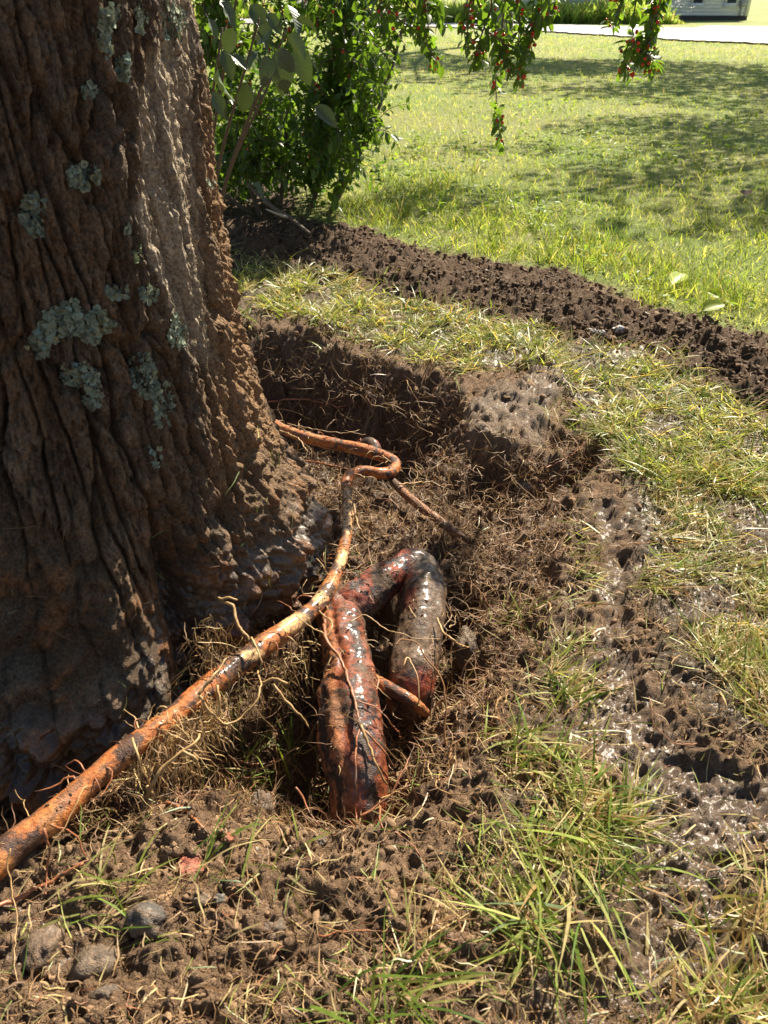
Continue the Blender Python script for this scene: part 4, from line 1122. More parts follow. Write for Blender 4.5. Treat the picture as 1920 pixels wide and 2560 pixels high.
lt = tuft_blades(x_, y_, 8, (.05, .135), (.0024, .0048), (.05, .75), (4, 4, 2, 2.5, .8, .25, 0), 3, .03)
put('lawn_grass', [lb, lt], M_BLADE, 'green mown lawn with longer grass along the soil mound', 'grass')

# trampled turf between mound and pit and on the right
def turf_d(x, y):
    nz = sst(-.12, .38, fbm2(x * 5.5, y * 5.5, 3) + .16)
    return Mq('turf', x, y) * nz * off_trunk(x, y)
x_, y_ = scatter(15000, 1.6, 4.8, lambda x, y: np.clip(1.3 * turf_d(x, y) + .04, 0, 1) * np.where(sdf(STRIP, x, y) > -.1, 1.0, .0) * np.where(x > .55, .55, 1.0))
t0 = tuft_blades(x_, y_, 6, (.05, .12), (.0026, .005), (.5, 1.5), (2.0, 3.2, 3.8, .8, 3.2, 1.2, .2), 3, .02, None, 3, (.1, 1.0))
x_, y_ = scatter(9500, .45, 4.6, lambda x, y: turf_d(x, y) * np.where(sdf(LTURF, x, y) > -.1, .38, 1.0) * np.where(sdf(BRTURF, x, y) > -.1, .45, 1.0) * np.where(sdf(BLTURF, x, y) > -.1, .4, 1.0))
hm = 2.6 * n2(x_ * 2.2 + 5, y_ * 2.2) + .2
t1 = tuft_blades(x_, y_, 5, (.035, .105), (.0022, .0046), (.75, 1.55), (1.2, 2.6, 3.6, .5, 4.2, 1.6, .4), 3, .02, hm, .9, (-.1, .6))
x_, y_ = scatter(22000, .45, 4.6, lambda x, y: np.clip(turf_d(x, y) * .9 + .12 * (1 - Mq('lawn', x, y)) * (1 - .6 * Mq('ridge', x, y)), 0, 1) * off_trunk(x, y))
n = len(x_)
t2 = ribbons(np.stack([x_, y_, Hq(x_, y_) + rng.uniform(0, .012, n)], 1), rng.uniform(0, 6.283, n), rng.uniform(1.0, 1.6, n), rng.uniform(-.3, .6, n), rng.uniform(.02, .075, n), rng.uniform(.0016, .0036, n), 3, palette(n, (.8, 1.0, 1.0, .3, 4, 2.5, 1)), .25)
put('trampled_grass', [t0, t1, t2], M_TURF, 'flattened yellowing grass blades over the muddy turf', 'grass')

# dry bits, thatch and fine root fibres on the dug soil
def soil_d(x, y):
    return (1 - Mq('lawn', x, y)) * (1 - .75 * Mq('mud', x, y)) * (1 - .8 * Mq('bench', x, y)) * (1 - .3 * Mq('ridge', x, y)) * off_trunk(x, y) * sst(-.5, .2, fbm2(x * 9 + 3, y * 9, 2) + .1)
x_, y_ = scatter(26000, .42, 4.4, lambda x, y: soil_d(x, y) * np.where(y < .95, .45, 1.0))
n = len(x_)
BR = np.array([[.30, .18, .08], [.22, .125, .055], [.16, .085, .04], [.40, .27, .12], [.26, .11, .05]])
f1 = ribbons(np.stack([x_, y_, Hq(x_, y_) + rng.uniform(0, .01, n)], 1), rng.uniform(0, 6.283, n), rng.uniform(.7, 1.6, n), rng.uniform(-.4, .9, n), rng.uniform(.015, .055, n), rng.uniform(.0011, .0024, n), 4,
             BR[rng.choice(5, n, p=(.3, .3, .2, .12, .08))] * rng.uniform(.7, 1.25, (n, 1)), .45)
x_, y_ = scatter(30000, .7, 3.6, lambda x, y: np.clip(Mq('pit', x, y) * sst(-.4, .3, fbm2(x * 8, y * 8 + 3, 3) + .12), 0, 1) * off_trunk(x, y))
n = len(x_)
f2 = ribbons(np.stack([x_, y_, Hq(x_, y_) + rng.uniform(0, .02, n)], 1), rng.uniform(0, 6.283, n), rng.uniform(.3, 1.6, n), rng.uniform(-.6, 1.3, n), rng.uniform(.025, .09, n), rng.uniform(.0012, .0026, n), 5,
             BR[rng.choice(5, n, p=(.30, .28, .20, .12, .10))] * rng.uniform(.5, 1.2, (n, 1)), .6)
put('soil_fibres', [f1, f2], M_FIBRE, 'fine brown root fibres and dry stalks strewn over the dug soil', 'root fibres')

def clinging():
    pts, nrm = [], []
    for o_, k_ in ((r_red, 260), (r_loop, 260), (r_orange, 420), (r_back, 60)):
        n_ = len(o_.data.vertices); v_ = np.empty(n_ * 3); o_.data.vertices.foreach_get('co', v_); v_ = v_.reshape(-1, 3) + T0
        w_ = np.empty(n_ * 3); o_.data.vertices.foreach_get('normal', w_); w_ = w_.reshape(-1, 3)
        ok = np.where((w_[:, 2] > .1) & (fbm3(v_[:, 0] * 14, v_[:, 1] * 14, v_[:, 2] * 14, 2) > .05))[0]
        pk = rng.choice(ok, k_); pts.append(v_[pk]); nrm.append(w_[pk])
    p = np.concatenate(pts); w_ = np.concatenate(nrm); n_ = len(p)
    out_ = []
    sel = rng.uniform(0, 1, n_) < .26
    m_ = sel.sum()
    out_.append(ribbons(p[sel] + w_[sel] * .002, rng.uniform(0, 6.283, m_), rng.uniform(1.1, 1.75, m_), rng.uniform(.1, 1.0, m_), rng.uniform(.015, .06, m_), rng.uniform(.0010, .0022, m_), 5,
                        BR[rng.choice(5, m_, p=(.35, .2, .1, .3, .05))] * rng.uniform(.8, 1.3, (m_, 1)), .35))
    k_ = np.where((TV[:, 2] < .42) & (TV[:, 2] > -.12) & facing)[0]; k_ = rng.choice(k_, 170)
    out_.append(ribbons(TV[k_] + TN[k_] * .004, np.arctan2(sy_[k_], cx_[k_]) + 1.571 * rng.choice([-1, 1], 170) + rng.normal(0, .12, 170), rng.uniform(0, 3.1, 170), rng.uniform(-.7, .7, 170), rng.uniform(.02, .09, 170), rng.uniform(.0010, .002, 170), 5,
                        np.concatenate([BR[:4], PAL[:3]])[rng.choice(7, 170)] * rng.uniform(.8, 1.2, (170, 1)), .15, ground=False))
    return out_, p[~sel], w_[~sel]
# branching hair roots along the pit walls and under the orange root
def hair_mass(cpts, nper, Ls, rad, drop, col, spread):
    mb = []
    for c in cpts:
        n_ = nper
        base = np.array(c)[None] + rng.normal(0, 1, (n_, 3)) * np.array(spread)
        hd = rng.uniform(0, 6.283, n_)
        mb.append(ribbons(base, hd, rng.uniform(drop[0], drop[1], n_), rng.uniform(-.5, 1.2, n_), rng.uniform(Ls[0], Ls[1], n_), rng.uniform(rad[0], rad[1], n_), 6,
                          np.array(col)[rng.choice(len(col), n_)] * rng.uniform(.7, 1.25, (n_, 1)), .5))
    return mb
tanc = [[.42, .27, .11], [.33, .20, .085], [.27, .15, .06], [.48, .36, .17]]
hm_pts = []
for px, py, z in ((360, 1590, .06), (340, 1600, .06), (390, 1565, .06), (420, 1545, .05), (380, 1600, .04), (450, 1520, .05), (350, 1640, .03), (400, 1640, .0), (470, 1560, .0), (300, 1640, .04)):
    hm_pts.append(P(px, py, z))
ms = hair_mass(hm_pts, 60, (.03, .10), (.0013, .003), (1.8, 3.1), tanc, (.018, .018, .012))
hb = [P(a[0], a[1], a[2]) for a in ((450, 1390, .10), (465, 1360, .12), (480, 1420, .08), (440, 1430, .07), (600, 1420, .0), (640, 1400, .0), (620, 1450, -.03), (560, 1450, -.02), (660, 1380, .0), (520, 1500, 0), (600, 1500, -.05))]
ms += hair_mass(hb, 46, (.03, .10), (.0013, .0028), (1.9, 3.1), [[.30, .19, .08], [.22, .13, .055], [.17, .10, .045], [.38, .27, .12]], (.025, .025, .02))
pw = [Pg(a, b_, .015) for a, b_ in ((620, 800), (680, 800), (740, 820), (800, 840), (860, 860), (920, 890), (960, 920), (700, 900), (780, 900), (880, 940), (1040, 1000), (1120, 1010), (1200, 1010), (1260, 985), (960, 1000), (900, 1060), (1020, 1080),
                                     (1100, 1090), (1150, 1150), (1050, 1180), (1000, 1240), (1080, 1280), (980, 1320), (1040, 1340), (700, 1080), (680, 1150), (800, 1160), (860, 1140), (720, 1000), (640, 1010), (650, 1060), (600, 980))]
ms += hair_mass(pw, 70, (.03, .12), (.0013, .0028), (.6, 2.2), [[.30, .18, .08], [.36, .23, .10], [.22, .12, .05], [.17, .09, .04]], (.05, .05, .012))
def root_web(n_, dens):
    mb = MB()
    x_, y_ = scatter(n_, .9, 3.3, dens)
    for k in range(len(x_)):
        L_ = rng.uniform(.05, .22); m_ = int(L_ / .009); h = rng.uniform(0, 6.283); sl = rng.normal(.15, .5)
        p = np.array([x_[k], y_[k], float(Hq(x_[k], y_[k])) + .004]); pp = [p]
        for _ in range(m_):
            h += rng.normal(0, .42); sl += rng.normal(0, .28) - .06
            p = p + .009 * np.array([math.cos(h), math.sin(h), math.sin(sl)]); g_ = float(Hq(p[0], p[1])) + .003
            if p[2] < g_: p[2] = g_; sl = abs(sl) * .3
            pp.append(p)
        r = rng.uniform(.0009, .0024)
        v, q, t_ = tube(np.array(pp), np.linspace(r, r * .4, len(pp)), 4, None, False)
        mb.add(v, q, None, np.array(tanc[rng.integers(4)]) * rng.uniform(.55, 1.2) * np.array([1, rng.uniform(.75, 1), rng.uniform(.7, 1)]))
    return np.concatenate(mb.v), np.concatenate(mb.q), None, np.concatenate(mb.c)[:, :3]
ms.append(root_web(1300, lambda x, y: np.clip(Mq('pit', x, y) + .12 * Mq('soil', x, y) * (1 - Mq('ridge', x, y)), 0, 1) * off_trunk(x, y)))
cl_f, cl_p, cl_n = clinging()
ms += cl_f
put('hair_roots', ms, M_FIBRE, 'tangled tan hair roots hanging in the pit', 'hair roots')

# crumbs of soil
def crumbs(x, y, r, col):
    n_ = len(x)
    ph = (1 + 5 ** .5) / 2
    iv = np.array([(-1, ph, 0), (1, ph, 0), (-1, -ph, 0), (1, -ph, 0), (0, -1, ph), (0, 1, ph), (0, -1, -ph), (0, 1, -ph), (ph, 0, -1), (ph, 0, 1), (-ph, 0, -1), (-ph, 0, 1)]) / 1.9
    it = np.array([(0, 11, 5), (0, 5, 1), (0, 1, 7), (0, 7, 10), (0, 10, 11), (1, 5, 9), (5, 11, 4), (11, 10, 2), (10, 7, 6), (7, 1, 8), (3, 9, 4), (3, 4, 2), (3, 2, 6), (3, 6, 8), (3, 8, 9), (4, 9, 5), (2, 4, 11), (6, 2, 10), (8, 6, 7), (9, 8, 1)])
    a = rng.uniform(0, 6.283, n_); ca, sa = np.cos(a)[:, None], np.sin(a)[:, None]
    V = iv[None] * rng.uniform(.5, 1.45, (n_, 12, 1)) * r[:, None, None] * rng.uniform(.5, 1.45, (n_, 1, 3)) * np.array([1, 1, .75])
    V = np.stack([V[..., 0] * ca - V[..., 1] * sa, V[..., 0] * sa + V[..., 1] * ca, V[..., 2]], -1)
    V += np.stack([x, y, Hq(x, y) + r * .12], 1)[:, None]
    T = (np.arange(n_)[:, None, None] * 12 + it[None]).reshape(-1, 3)
    return V.reshape(-1, 3), None, T, np.repeat(col, 12, 0)
x2_, y2_ = scatter(84000, 2.3, 5.8, lambda x, y: np.clip((.9 * Mq('ridge', x, y) + .9 * sst(-.22, .0, sdf(RIDGE, x, y)) * .35) * sst(-.6, .2, fbm2(x * 8, y * 8, 2)) + .3 * Mq('under', x, y), 0, 1) * off_trunk(x, y))
x_, y_ = scatter(46000, .4, 5.0, lambda x, y: np.clip(Mq('soil', x, y) * (.25 + .75 * Mq('ridge', x, y) + .25 * Mq('pit', x, y)) * (1 - .7 * Mq('turf', x, y)), 0, 1) * off_trunk(x, y) * sst(-.5, .3, fbm2(x * 6, y * 6, 2) + .2))
rr = .0022 + .0085 * rng.uniform(0, 1, len(x_)) ** 4.0 * (.7 + .3 * y_)
rr = np.concatenate([rr, .0028 + .0105 * rng.uniform(0, 1, len(x2_)) ** 5])
x_ = np.concatenate([x_, x2_]); y_ = np.concatenate([y_, y2_]); n = len(x_)
cl = mixc(np.tile(np.array([.20, .125, .07]), (n, 1)), (.115, .072, .041), np.maximum(Mq('ridge', x_, y_), Mq('under', x_, y_)))
cl = mixc(cl, (.14, .082, .043), Mq('pit', x_, y_) * .7) * rng.uniform(.75, 1.25, (n, 1))
rc_ = .0010 + .0034 * rng.uniform(0, 1, len(cl_p)) ** 2.5
cv, _, ct_, cc_ = crumbs(cl_p[:, 0], cl_p[:, 1], rc_, np.concatenate([np.array([[.17, .105, .058]]) * rng.uniform(.6, 1.2, (len(cl_p), 1)), rng.uniform(0, .5, (len(cl_p), 1))], 1))
cv = cv + np.repeat(np.stack([0 * rc_, 0 * rc_, cl_p[:, 2] + .0004 - (Hq(cl_p[:, 0], cl_p[:, 1]) + rc_ * .12)], 1), 12, 0)
o = put('soil_crumbs', [(cv, None, ct_, cc_), crumbs(x_, y_, rr, np.concatenate([cl, rng.uniform(0, .5, (n, 1))], 1))], M_CLOD, 'loose dark crumbs of dug soil', 'soil')
o.data.polygons.foreach_set('use_smooth', rng.uniform(0, 1, len(o.data.polygons)) < .6)

# ------------------------------------------------------------------ separate grass tufts
def tuft_thing(px, py, nbl, L, W, tl, cw, label, head=None, hsd=1.0, nseg=5, curve=(.3, 1.2)):
    c = Pg(px, py)
    t_ = empty('grass_tuft', c, label, 'grass tuft', 'single grass tufts on the mud')
    N = nbl
    base = np.stack([c[0] + rng.normal(0, .042, N), c[1] + rng.normal(0, .035, N), np.zeros(N)], 1); base[:, 2] = Hq(base[:, 0], base[:, 1]) - .003
    hd = rng.uniform(0, 6.283, N) if head is None else head + rng.normal(0, hsd, N)
    tilt = rng.uniform(tl[0], tl[1], N); cur = rng.uniform(curve[0], curve[1], N); LL = rng.uniform(L[0], L[1], N); WW = rng.uniform(W[0], W[1], N)
    cc = palette(N, cw)
    big = min(N, 24)
    for k in range(big):
        v, q, tr, c_ = ribbons(base[k:k + 1], hd[k:k + 1], tilt[k:k + 1], cur[k:k + 1], LL[k:k + 1] * 1.1, WW[k:k + 1] * 1.35, nseg, cc[k:k + 1], .06, lift=.004)
        obj('blade', mesh_np('blade', v - c, q, tr, c_), M_BLADE, t_)
    if N > big:
        v, q, tr, c_ = ribbons(base[big:], hd[big:], tilt[big:], cur[big:], LL[big:], WW[big:], nseg, cc[big:], .06)
        obj('thatch', mesh_np('thatch', v - c, q, tr, c_), M_BLADE, t_, kind='stuff')
GRN = (3, 4, 2.5, 1.5, .5, .1, 0); MIX = (2, 3, 3, 1, 2.5, .8, 0); DRY = (.5, 1.2, 1.5, .3, 4, 2, .3)
tuft_thing(1235, 1850, 52, (.09, .17), (.004, .008), (.9, 1.5), GRN, 'largest green grass tuft with wide arching blades on lower mud', None)
tuft_thing(1180, 1990, 55, (.08, .17), (.003, .006), (.6, 1.4), MIX, 'green tuft below the largest tuft with blades lying leftward', 3.6, .9)
tuft_thing(1300, 1760, 60, (.06, .13), (.0025, .005), (.5, 1.3), MIX, 'yellow green tuft just above the largest tuft', .6, 1.0)
tuft_thing(1100, 1330, 22, (.05, .10), (.0025, .004), (.5, 1.3), MIX, 'thin tuft on the soil right of the muddy knee root', .5, 1.2)
tuft_thing(1220, 1500, 40, (.06, .12), (.0025, .0045), (.5, 1.3), MIX, 'tuft with straw base in the middle of the right mud', .9, 1.2)
tuft_thing(1120, 1640, 55, (.06, .13), (.0025, .0045), (.5, 1.35), MIX, 'straw and green tuft right of the red root end', .4, 1.3)
tuft_thing(1590, 2010, 60, (.05, .12), (.0025, .0045), (.4, 1.3), DRY, 'pale straw tuft at the right edge beside the mud', .4, 1.2)
tuft_thing(1520, 2160, 40, (.05, .10), (.0025, .005), (.5, 1.3), DRY, 'dry tuft in the lower right corner', .6, 1.3)
tuft_thing(620, 1650, 34, (.07, .15), (.002, .0038), (.1, 1.0), GRN, 'fresh green tuft left of the red root over the dark hole', None)
tuft_thing(560, 1665, 22, (.06, .12), (.002, .0035), (.3, 1.2), GRN, 'small green tuft between the orange root and the dark hole', None)
tuft_thing(840, 2180, 26, (.08, .16), (.0025, .005), (.4, 1.2), GRN, 'dark green tuft at the bottom edge of the soil', .4, .8)
tuft_thing(760, 1275, 50, (.04, .09), (.0018, .003), (.8, 1.5), DRY, 'pale straw clump between orange root and muddy knee root', None)
tuft_thing(210, 1950, 24, (.05, .11), (.002, .0035), (.7, 1.4), MIX, 'sparse tuft above the muddy stones', .4, 1.0)
tuft_thing(490, 1850, 18, (.05, .12), (.002, .0038), (.6, 1.4), GRN, 'few green blades beside the red brick shard', 1.0, .6)

# ------------------------------------------------------------------ stones
def stone(name, px, py, w, h, col, label, cat='stone', wet=.6, ang=0.0, flat=.6, rough=.34, sink=.47, boxy=0.0, group=None):
    """w, h: extent seen in the photograph's measure, turned into metres at its distance."""
    c = Pg(px, py)
    dep = c[1] * cT - (c[2] - CAM_H) * sT
    w *= .92; h *= .92; wet *= .75
    sx = w * dep / FPX / 2; sy = h * dep / FPX / 2 * 1.15; sz = min(sx, sy) * flat * 1.35
    nu, nv = 26, 16
    th = np.linspace(0, np.pi, nv); ph_ = np.arange(nu) * 2 * np.pi / nu
    TH, PH = np.meshgrid(th, ph_, indexing='ij'); TH = TH.ravel(); PH = PH.ravel()
    d = np.stack([np.sin(TH) * np.cos(PH), np.sin(TH) * np.sin(PH), np.cos(TH)], 1)
    if boxy:
        mx = np.abs(d).max(1)[:, None]; d = d * (1 - boxy) + d / mx * boxy * .8
    s0 = px * .013 + py * .007
    d = d * (1 + rough * fbm3(d[:, 0] * 1.5 + s0, d[:, 1] * 1.5, d[:, 2] * 1.5 - s0, 3) + .04 * fbm3(d[:, 0] * 7 + s0, d[:, 1] * 7, d[:, 2] * 7, 2))[:, None]
    v = d * np.array([sx, sy, sz])
    ca, sa = math.cos(ang), math.sin(ang)
    v = np.stack([v[:, 0] * ca - v[:, 1] * sa, v[:, 0] * sa + v[:, 1] * ca, v[:, 2]], 1)
    i_ = np.arange(nv - 1)[:, None] * nu; j_ = np.arange(nu)[None]; k_ = (j_ + 1) % nu
    q = np.stack([i_ + j_, i_ + nu + j_, i_ + nu + k_, i_ + k_], -1).reshape(-1, 4)
    b2 = fbm3(v[:, 0] * 60 + s0, v[:, 1] * 60, v[:, 2] * 60, 3)
    cc = np.array(col)[None] * (1 + .3 * b2)[:, None]
    cc = mixc(cc, (.15, .10, .062), sst(-.35, .15, b2 - v[:, 2] / sz * .22))
    o = obj(name, mesh_np(name, v, q, None, np.concatenate([np.clip(cc, .01, 1), np.clip(wet + .3 * b2, 0, 1)[:, None]], 1)), M_STONE, label=label, category=cat)
    if group: o['group'] = group
    o.location = (c[0], c[1], c[2] + sz * (1 - 2 * sink))
    return o
stone('stone', 318, 1985, 95, 70, (.085, .072, .06), 'smooth dark grey wet stone, largest grey one in the lower left soil', ang=-.5, wet=.8)
stone('stone', 92, 2050, 85, 95, (.125, .083, .052), 'mud covered brown lump of stone nearest the left edge', wet=.7)
stone('stone', 205, 2088, 105, 80, (.105, .075, .05), 'broad mud coated stone below the smooth grey stone', ang=.5, wet=.8)
stone('brick_shard', 412, 1880, 68, 58, (.36, .11, .065), 'broken shard of red brick lying in the brown soil', 'brick shard', ang=.4, boxy=.7, rough=.3, wet=.7)
stone('brick_shard', 495, 1812, 26, 22, (.34, .12, .06), 'tiny orange red brick chip above the larger shard', 'brick shard', boxy=.7, rough=.3)
stone('stone', 565, 1745, 58, 62, (.15, .125, .10), 'rounded grey brown stone left of the dark hole', wet=.5, flat=.8)
stone('pebble', 436, 1945, 42, 28, (.19, .135, .09), 'brown pebble touching a grey pebble under the brick shard', 'pebble')
stone('pebble', 476, 1945, 34, 26, (.17, .155, .13), 'grey pebble touching a brown pebble under the brick shard', 'pebble')
stone('pebble', 558, 1836, 16, 15, (.62, .58, .50), 'tiny white pebble on brown soil right of the brick shard', 'pebble', wet=.3)
stone('pebble', 706, 1985, 28, 22, (.20, .14, .095), 'glossy round brown pebble on the open soil', 'pebble', wet=.9)
stone('stone', 592, 2012, 66, 44, (.16, .12, .085), 'half buried muddy stone in the middle of the bottom soil', ang=.3, wet=.6)
stone('pebble', 478, 1912, 18, 24, (.12, .08, .05), 'small dark brown pebble just right of the brick shard', 'pebble', flat=.9)
stone('stone', 1013, 1410, 66, 100, (.13, .095, .065), 'muddy upright stone right of the muddy knee root', wet=.5, flat=1.1)
stone('pebble', 695, 1818, 22, 18, (.12, .125, .13), 'bluish grey pebble below the red root', 'pebble')
stone('pebble', 690, 1860, 26, 16, (.15, .11, .08), 'flat brown pebble just under the bluish pebble', 'pebble')
stone('stone', 1130, 1055, 44, 34, (.17, .14, .10), 'small tan stone in the pit right of the brown root', wet=.2)
stone('white_chip', 1278, 719, 24, 12, (.70, .68, .64), 'left white chip on the dark soil mound', 'white chip', wet=.2, sink=.1)
stone('white_chip', 1297, 722, 20, 12, (.66, .64, .60), 'middle white chip on the dark soil mound', 'white chip', wet=.2, sink=.1)
stone('white_chip', 1336, 718, 32, 18, (.62, .62, .62), 'largest white chip at the right of the three on the mound', 'white chip', wet=.2, sink=.1)
stone('pebble', 850, 1835, 18, 14, (.5, .45, .38), 'pale pebble right of the red root end', 'pebble', wet=.3)
stone('stone', 230, 2150, 80, 40, (.12, .09, .065), 'dark muddy stone at the lower left bottom', wet=.5)
stone('pebble', 555, 1950, 20, 16, (.24, .17, .11), 'light brown pebble right of the paired pebbles', 'pebble')

# ------------------------------------------------------------------ twig and fallen leaves
tw = empty('fallen_twig', PY(575, 430, 4.55), 'bare brown twig lying slanted on the dark soil mound', 'twig')
w0 = np.array(tw.location)
pth = spline([PY(538, 398, 4.85), PY(560, 420, 4.7), PY(590, 448, 4.5), PY(625, 470, 4.3), PY(668, 503, 4.05)], .04)
v, q, t_ = tube(pth - w0, np.linspace(.016, .007, len(pth)), 7); obj('stem', mesh_np('stem', v, q, t_), M_TWIG, tw)
pth = spline([PY(622, 470, 4.3), PY(598, 462, 4.25), PY(575, 452, 4.2)], .04)
M_PALETWIG = plain('pale_twig', (.40, .34, .26), .7, 40, .2)
v, q, t_ = tube(pth - w0, np.linspace(.009, .004, len(pth)), 6); obj('side_shoot', mesh_np('side_shoot', v, q, t_), M_PALETWIG, tw)

def leaf_mesh(name, rows=6, width=.42, fold=.18, droop=.12, wave=0.0, seed=0, petiole=.12):
    """A leaf of unit length along +X with a folded midrib, curved blade and stalk."""
    r_ = np.random.default_rng(seed)
    v = [(0, 0, 0)]; q = []; t_ = []
    for k in range(1, rows):
        s = k / rows
        w = width * (math.sin(math.pi * s ** .8) ** .75) * .5
        z = -droop * s * s
        wv = wave * r_.normal()
        for e in (-1, -.5, 0, .5, 1):
            v.append((s, w * e, z + fold * abs(e) * w * 2 + (wv if abs(e) == 1 else 0) + wave * .5 * r_.normal() * abs(e)))
    v.append((1.0, 0, -droop))
    for e in range(4): t_.append((0, 2 + e, 1 + e)); 
    for k in range(rows - 2):
        for e in range(4):
            a = 1 + k * 5 + e; q.append((a, a + 1, a + 6, a + 5))
    a = 1 + (rows - 2) * 5
    for e in range(4): t_.append((a + e, a + e + 1, len(v) - 1))
    if petiole:
        b_ = len(v); v += [(0, .012, 0), (0, -.012, 0), (-petiole, -.008, .01), (-petiole, .008, .01)]; q.append((b_, b_ + 1, b_ + 2, b_ + 3))
    return np.array(v, float), np.array(q), np.array(t_)

def leaf_data(name, mat, **kw):
    v, q, t_ = leaf_mesh(name, **kw)
    me = mesh_np(name, v, q, t_); me.materials.append(mat)
    return me, (v, q, t_)

def frame(pos, xdir, ndir, s):
    x = Vector(xdir).normalized(); nn = Vector(ndir); y_ = nn.cross(x)
    if y_.length < 1e-4: y_ = Vector((0, 1, 0)).cross(x)
    y_.normalize(); z_ = x.cross(y_)
    m_ = Matrix(((x.x, y_.x, z_.x, pos[0]), (x.y, y_.y, z_.y, pos[1]), (x.z, y_.z, z_.z, pos[2]), (0, 0, 0, 1)))
    return m_ @ Matrix.Scale(s, 4)

M_YLEAF = leaf_mat('yellow_green_leaf', (.34, .42, .05), .45, .5, (1.6, 1.5, .6))
M_BLEAF = leaf_mat('brown_dead_leaf', (.16, .07, .035), .2, .7, (1.4, 1.2, .8))
for px, py, ln, mt, lab, hd in ((1515, 675, 46, M_YLEAF, 'bright yellow green leaf lying on the grass right of the mound', .2), (1452, 612, 52, M_YLEAF, 'curled lime green leaf standing in the grass above the mound', .8),
                                (1612, 420, 30, M_BLEAF, 'dead reddish brown leaf on the shaded lawn', 1.2), (1560, 640, 34, M_YLEAF, 'pale green leaf in the grass near the right edge', 2.4)):
    me, _ = leaf_data('fallen_leaf', mt, rows=6, width=.62, fold=.25, droop=.15, wave=.02, seed=int(px))
    g = P(px, py, .05)
    o = obj('fallen_leaf', me, None, label=lab, category='leaf')
    o.matrix_world = frame((g[0], g[1], z_at(np.array([g[0]]), np.array([g[1]]))[0] + .035), (math.cos(hd), math.sin(hd), .3), (-.2, -.4, .9), ln * (g[1] * cT + .65) / FPX * 1.2)

# ------------------------------------------------------------------ honeysuckle and the broad-leaved plant
HLEAF = [leaf_data('leaf', M_LEAF, rows=5, width=.52, fold=.16, droop=.14, seed=k) for k in range(3)]
def berry_mesh():
    mb = MB(); nu, nv = 8, 6
    th = np.linspace(0, np.pi, nv); ph_ = np.arange(nu) * 2 * np.pi / nu
    TH, PH = np.meshgrid(th, ph_, indexing='ij')
    v = np.stack([np.sin(TH) * np.cos(PH), np.sin(TH) * np.sin(PH), np.cos(TH)], -1).reshape(-1, 3)
    i_ = np.arange(nv - 1)[:, None] * nu; j_ = np.arange(nu)[None]; k_ = (j_ + 1) % nu
    me = mesh_np('berry', v, np.stack([i_ + j_, i_ + nu + j_, i_ + nu + k_, i_ + k_], -1).reshape(-1, 4)); me.materials.append(M_BERRY)
    return me
BERRY = berry_mesh()

def leaves_along(path, o0, size, gap, out, berries=None, bprob=.3, brad=.0055, start=.0):
    """Opposite leaf pairs down a shoot; out gathers (matrix, size)."""
    L_ = np.concatenate([[0], np.cumsum(np.linalg.norm(np.diff(path, axis=0), axis=1))])
    s = start * L_[-1]
    turn = rng.uniform(0, 3)
    while s < L_[-1]:
        p = np.array([np.interp(s, L_, path[:, k]) for k in range(3)])
        p2 = np.array([np.interp(min(s + .02, L_[-1]), L_, path[:, k]) for k in range(3)])
        d_ = p2 - p
        d_ = d_ / np.linalg.norm(d_) if np.linalg.norm(d_) > 1e-6 else np.array([0, 0, -1.0])
        turn += 1.57 + rng.normal(0, .3)
        pr = np.cross(d_, (math.cos(turn), math.sin(turn), .3)); pr /= np.linalg.norm(pr) + 1e-9
        for sg in (-1, 1):
            x = pr * sg * 1.0 + d_ * rng.uniform(.2, .8) + np.array([0, 0, rng.uniform(-.55, .1)]) + rng.normal(0, .15, 3)
            nn = np.array([rng.normal(0, .45), rng.normal(0, .45), 1.0])
            ss = size * rng.uniform(.65, 1.2) * (1 - .25 * s / L_[-1])
            out.append((frame(p + x / np.linalg.norm(x) * .1 * ss - o0, x, nn, ss), ss))
        if berries is not None and rng.uniform() < bprob:
            for _ in range(rng.integers(1, 4)):
                berries.append((p + pr * rng.choice([-1, 1]) * rng.uniform(.008, .02) + np.array([0, 0, rng.uniform(-.016, .01)]) - o0, brad * rng.uniform(.8, 1.15)))
        s += gap * rng.uniform(.75, 1.3)

def place_leaves(out, parent, limit, meshes, name='leaf'):
    out.sort(key=lambda e: -e[1])
    for k, (m_, ss) in enumerate(out[:limit]):
        o = bpy.data.objects.new(name, meshes[k % len(meshes)][0]); COL.objects.link(o); o.parent = parent; o.matrix_local = m_
    rest = out[limit:]
    if rest:
        mb = MB()
        for k, (m_, ss) in enumerate(rest):
            v, q, t_ = meshes[k % len(meshes)][1]
            a = np.array(m_); mb.add(v @ a[:3, :3].T + a[:3, 3], q, t_)
        obj('foliage', mb.mesh('foliage'), M_LEAF, parent, kind='stuff')

def place_berries(bs, parent):
    for k, (p, r) in enumerate(bs[:300]):
        o = bpy.data.objects.new('berry', BERRY); COL.objects.link(o); o.parent = parent; o.location = p; o.scale = (r, r, r * .95)

def hanging(label, y0, stems, size, gap, bprob):
    top = PY(stems[0][0][0], stems[0][0][1], y0)
    t_ = empty('honeysuckle_branch', top, label, 'berry branch', 'honeysuckle branches hanging over the lawn')
    o0 = np.array(t_.location); out, bs = [], []
    stems = stems + [[(p[0] + rng.normal(0, 9), p[1] + rng.normal(0, 9) - 6) for p in st] for st in stems[1:]]
    for k, st in enumerate(stems):
        dy = rng.uniform(-.12, .12, len(st))
        pth = spline([PY(p[0], p[1], y0 + dy[q_]) for q_, p in enumerate(st)], .02)
        v, q, tr = tube(pth - o0, np.linspace(.0034, .0012, len(pth)), 5); obj('stem', mesh_np('stem', v, q, tr), M_TWIG, t_)
        leaves_along(pth, o0, size * 1.05, gap * .72, out, bs, bprob * .62)
    place_leaves(out, t_, 300, HLEAF); place_berries(bs, t_)

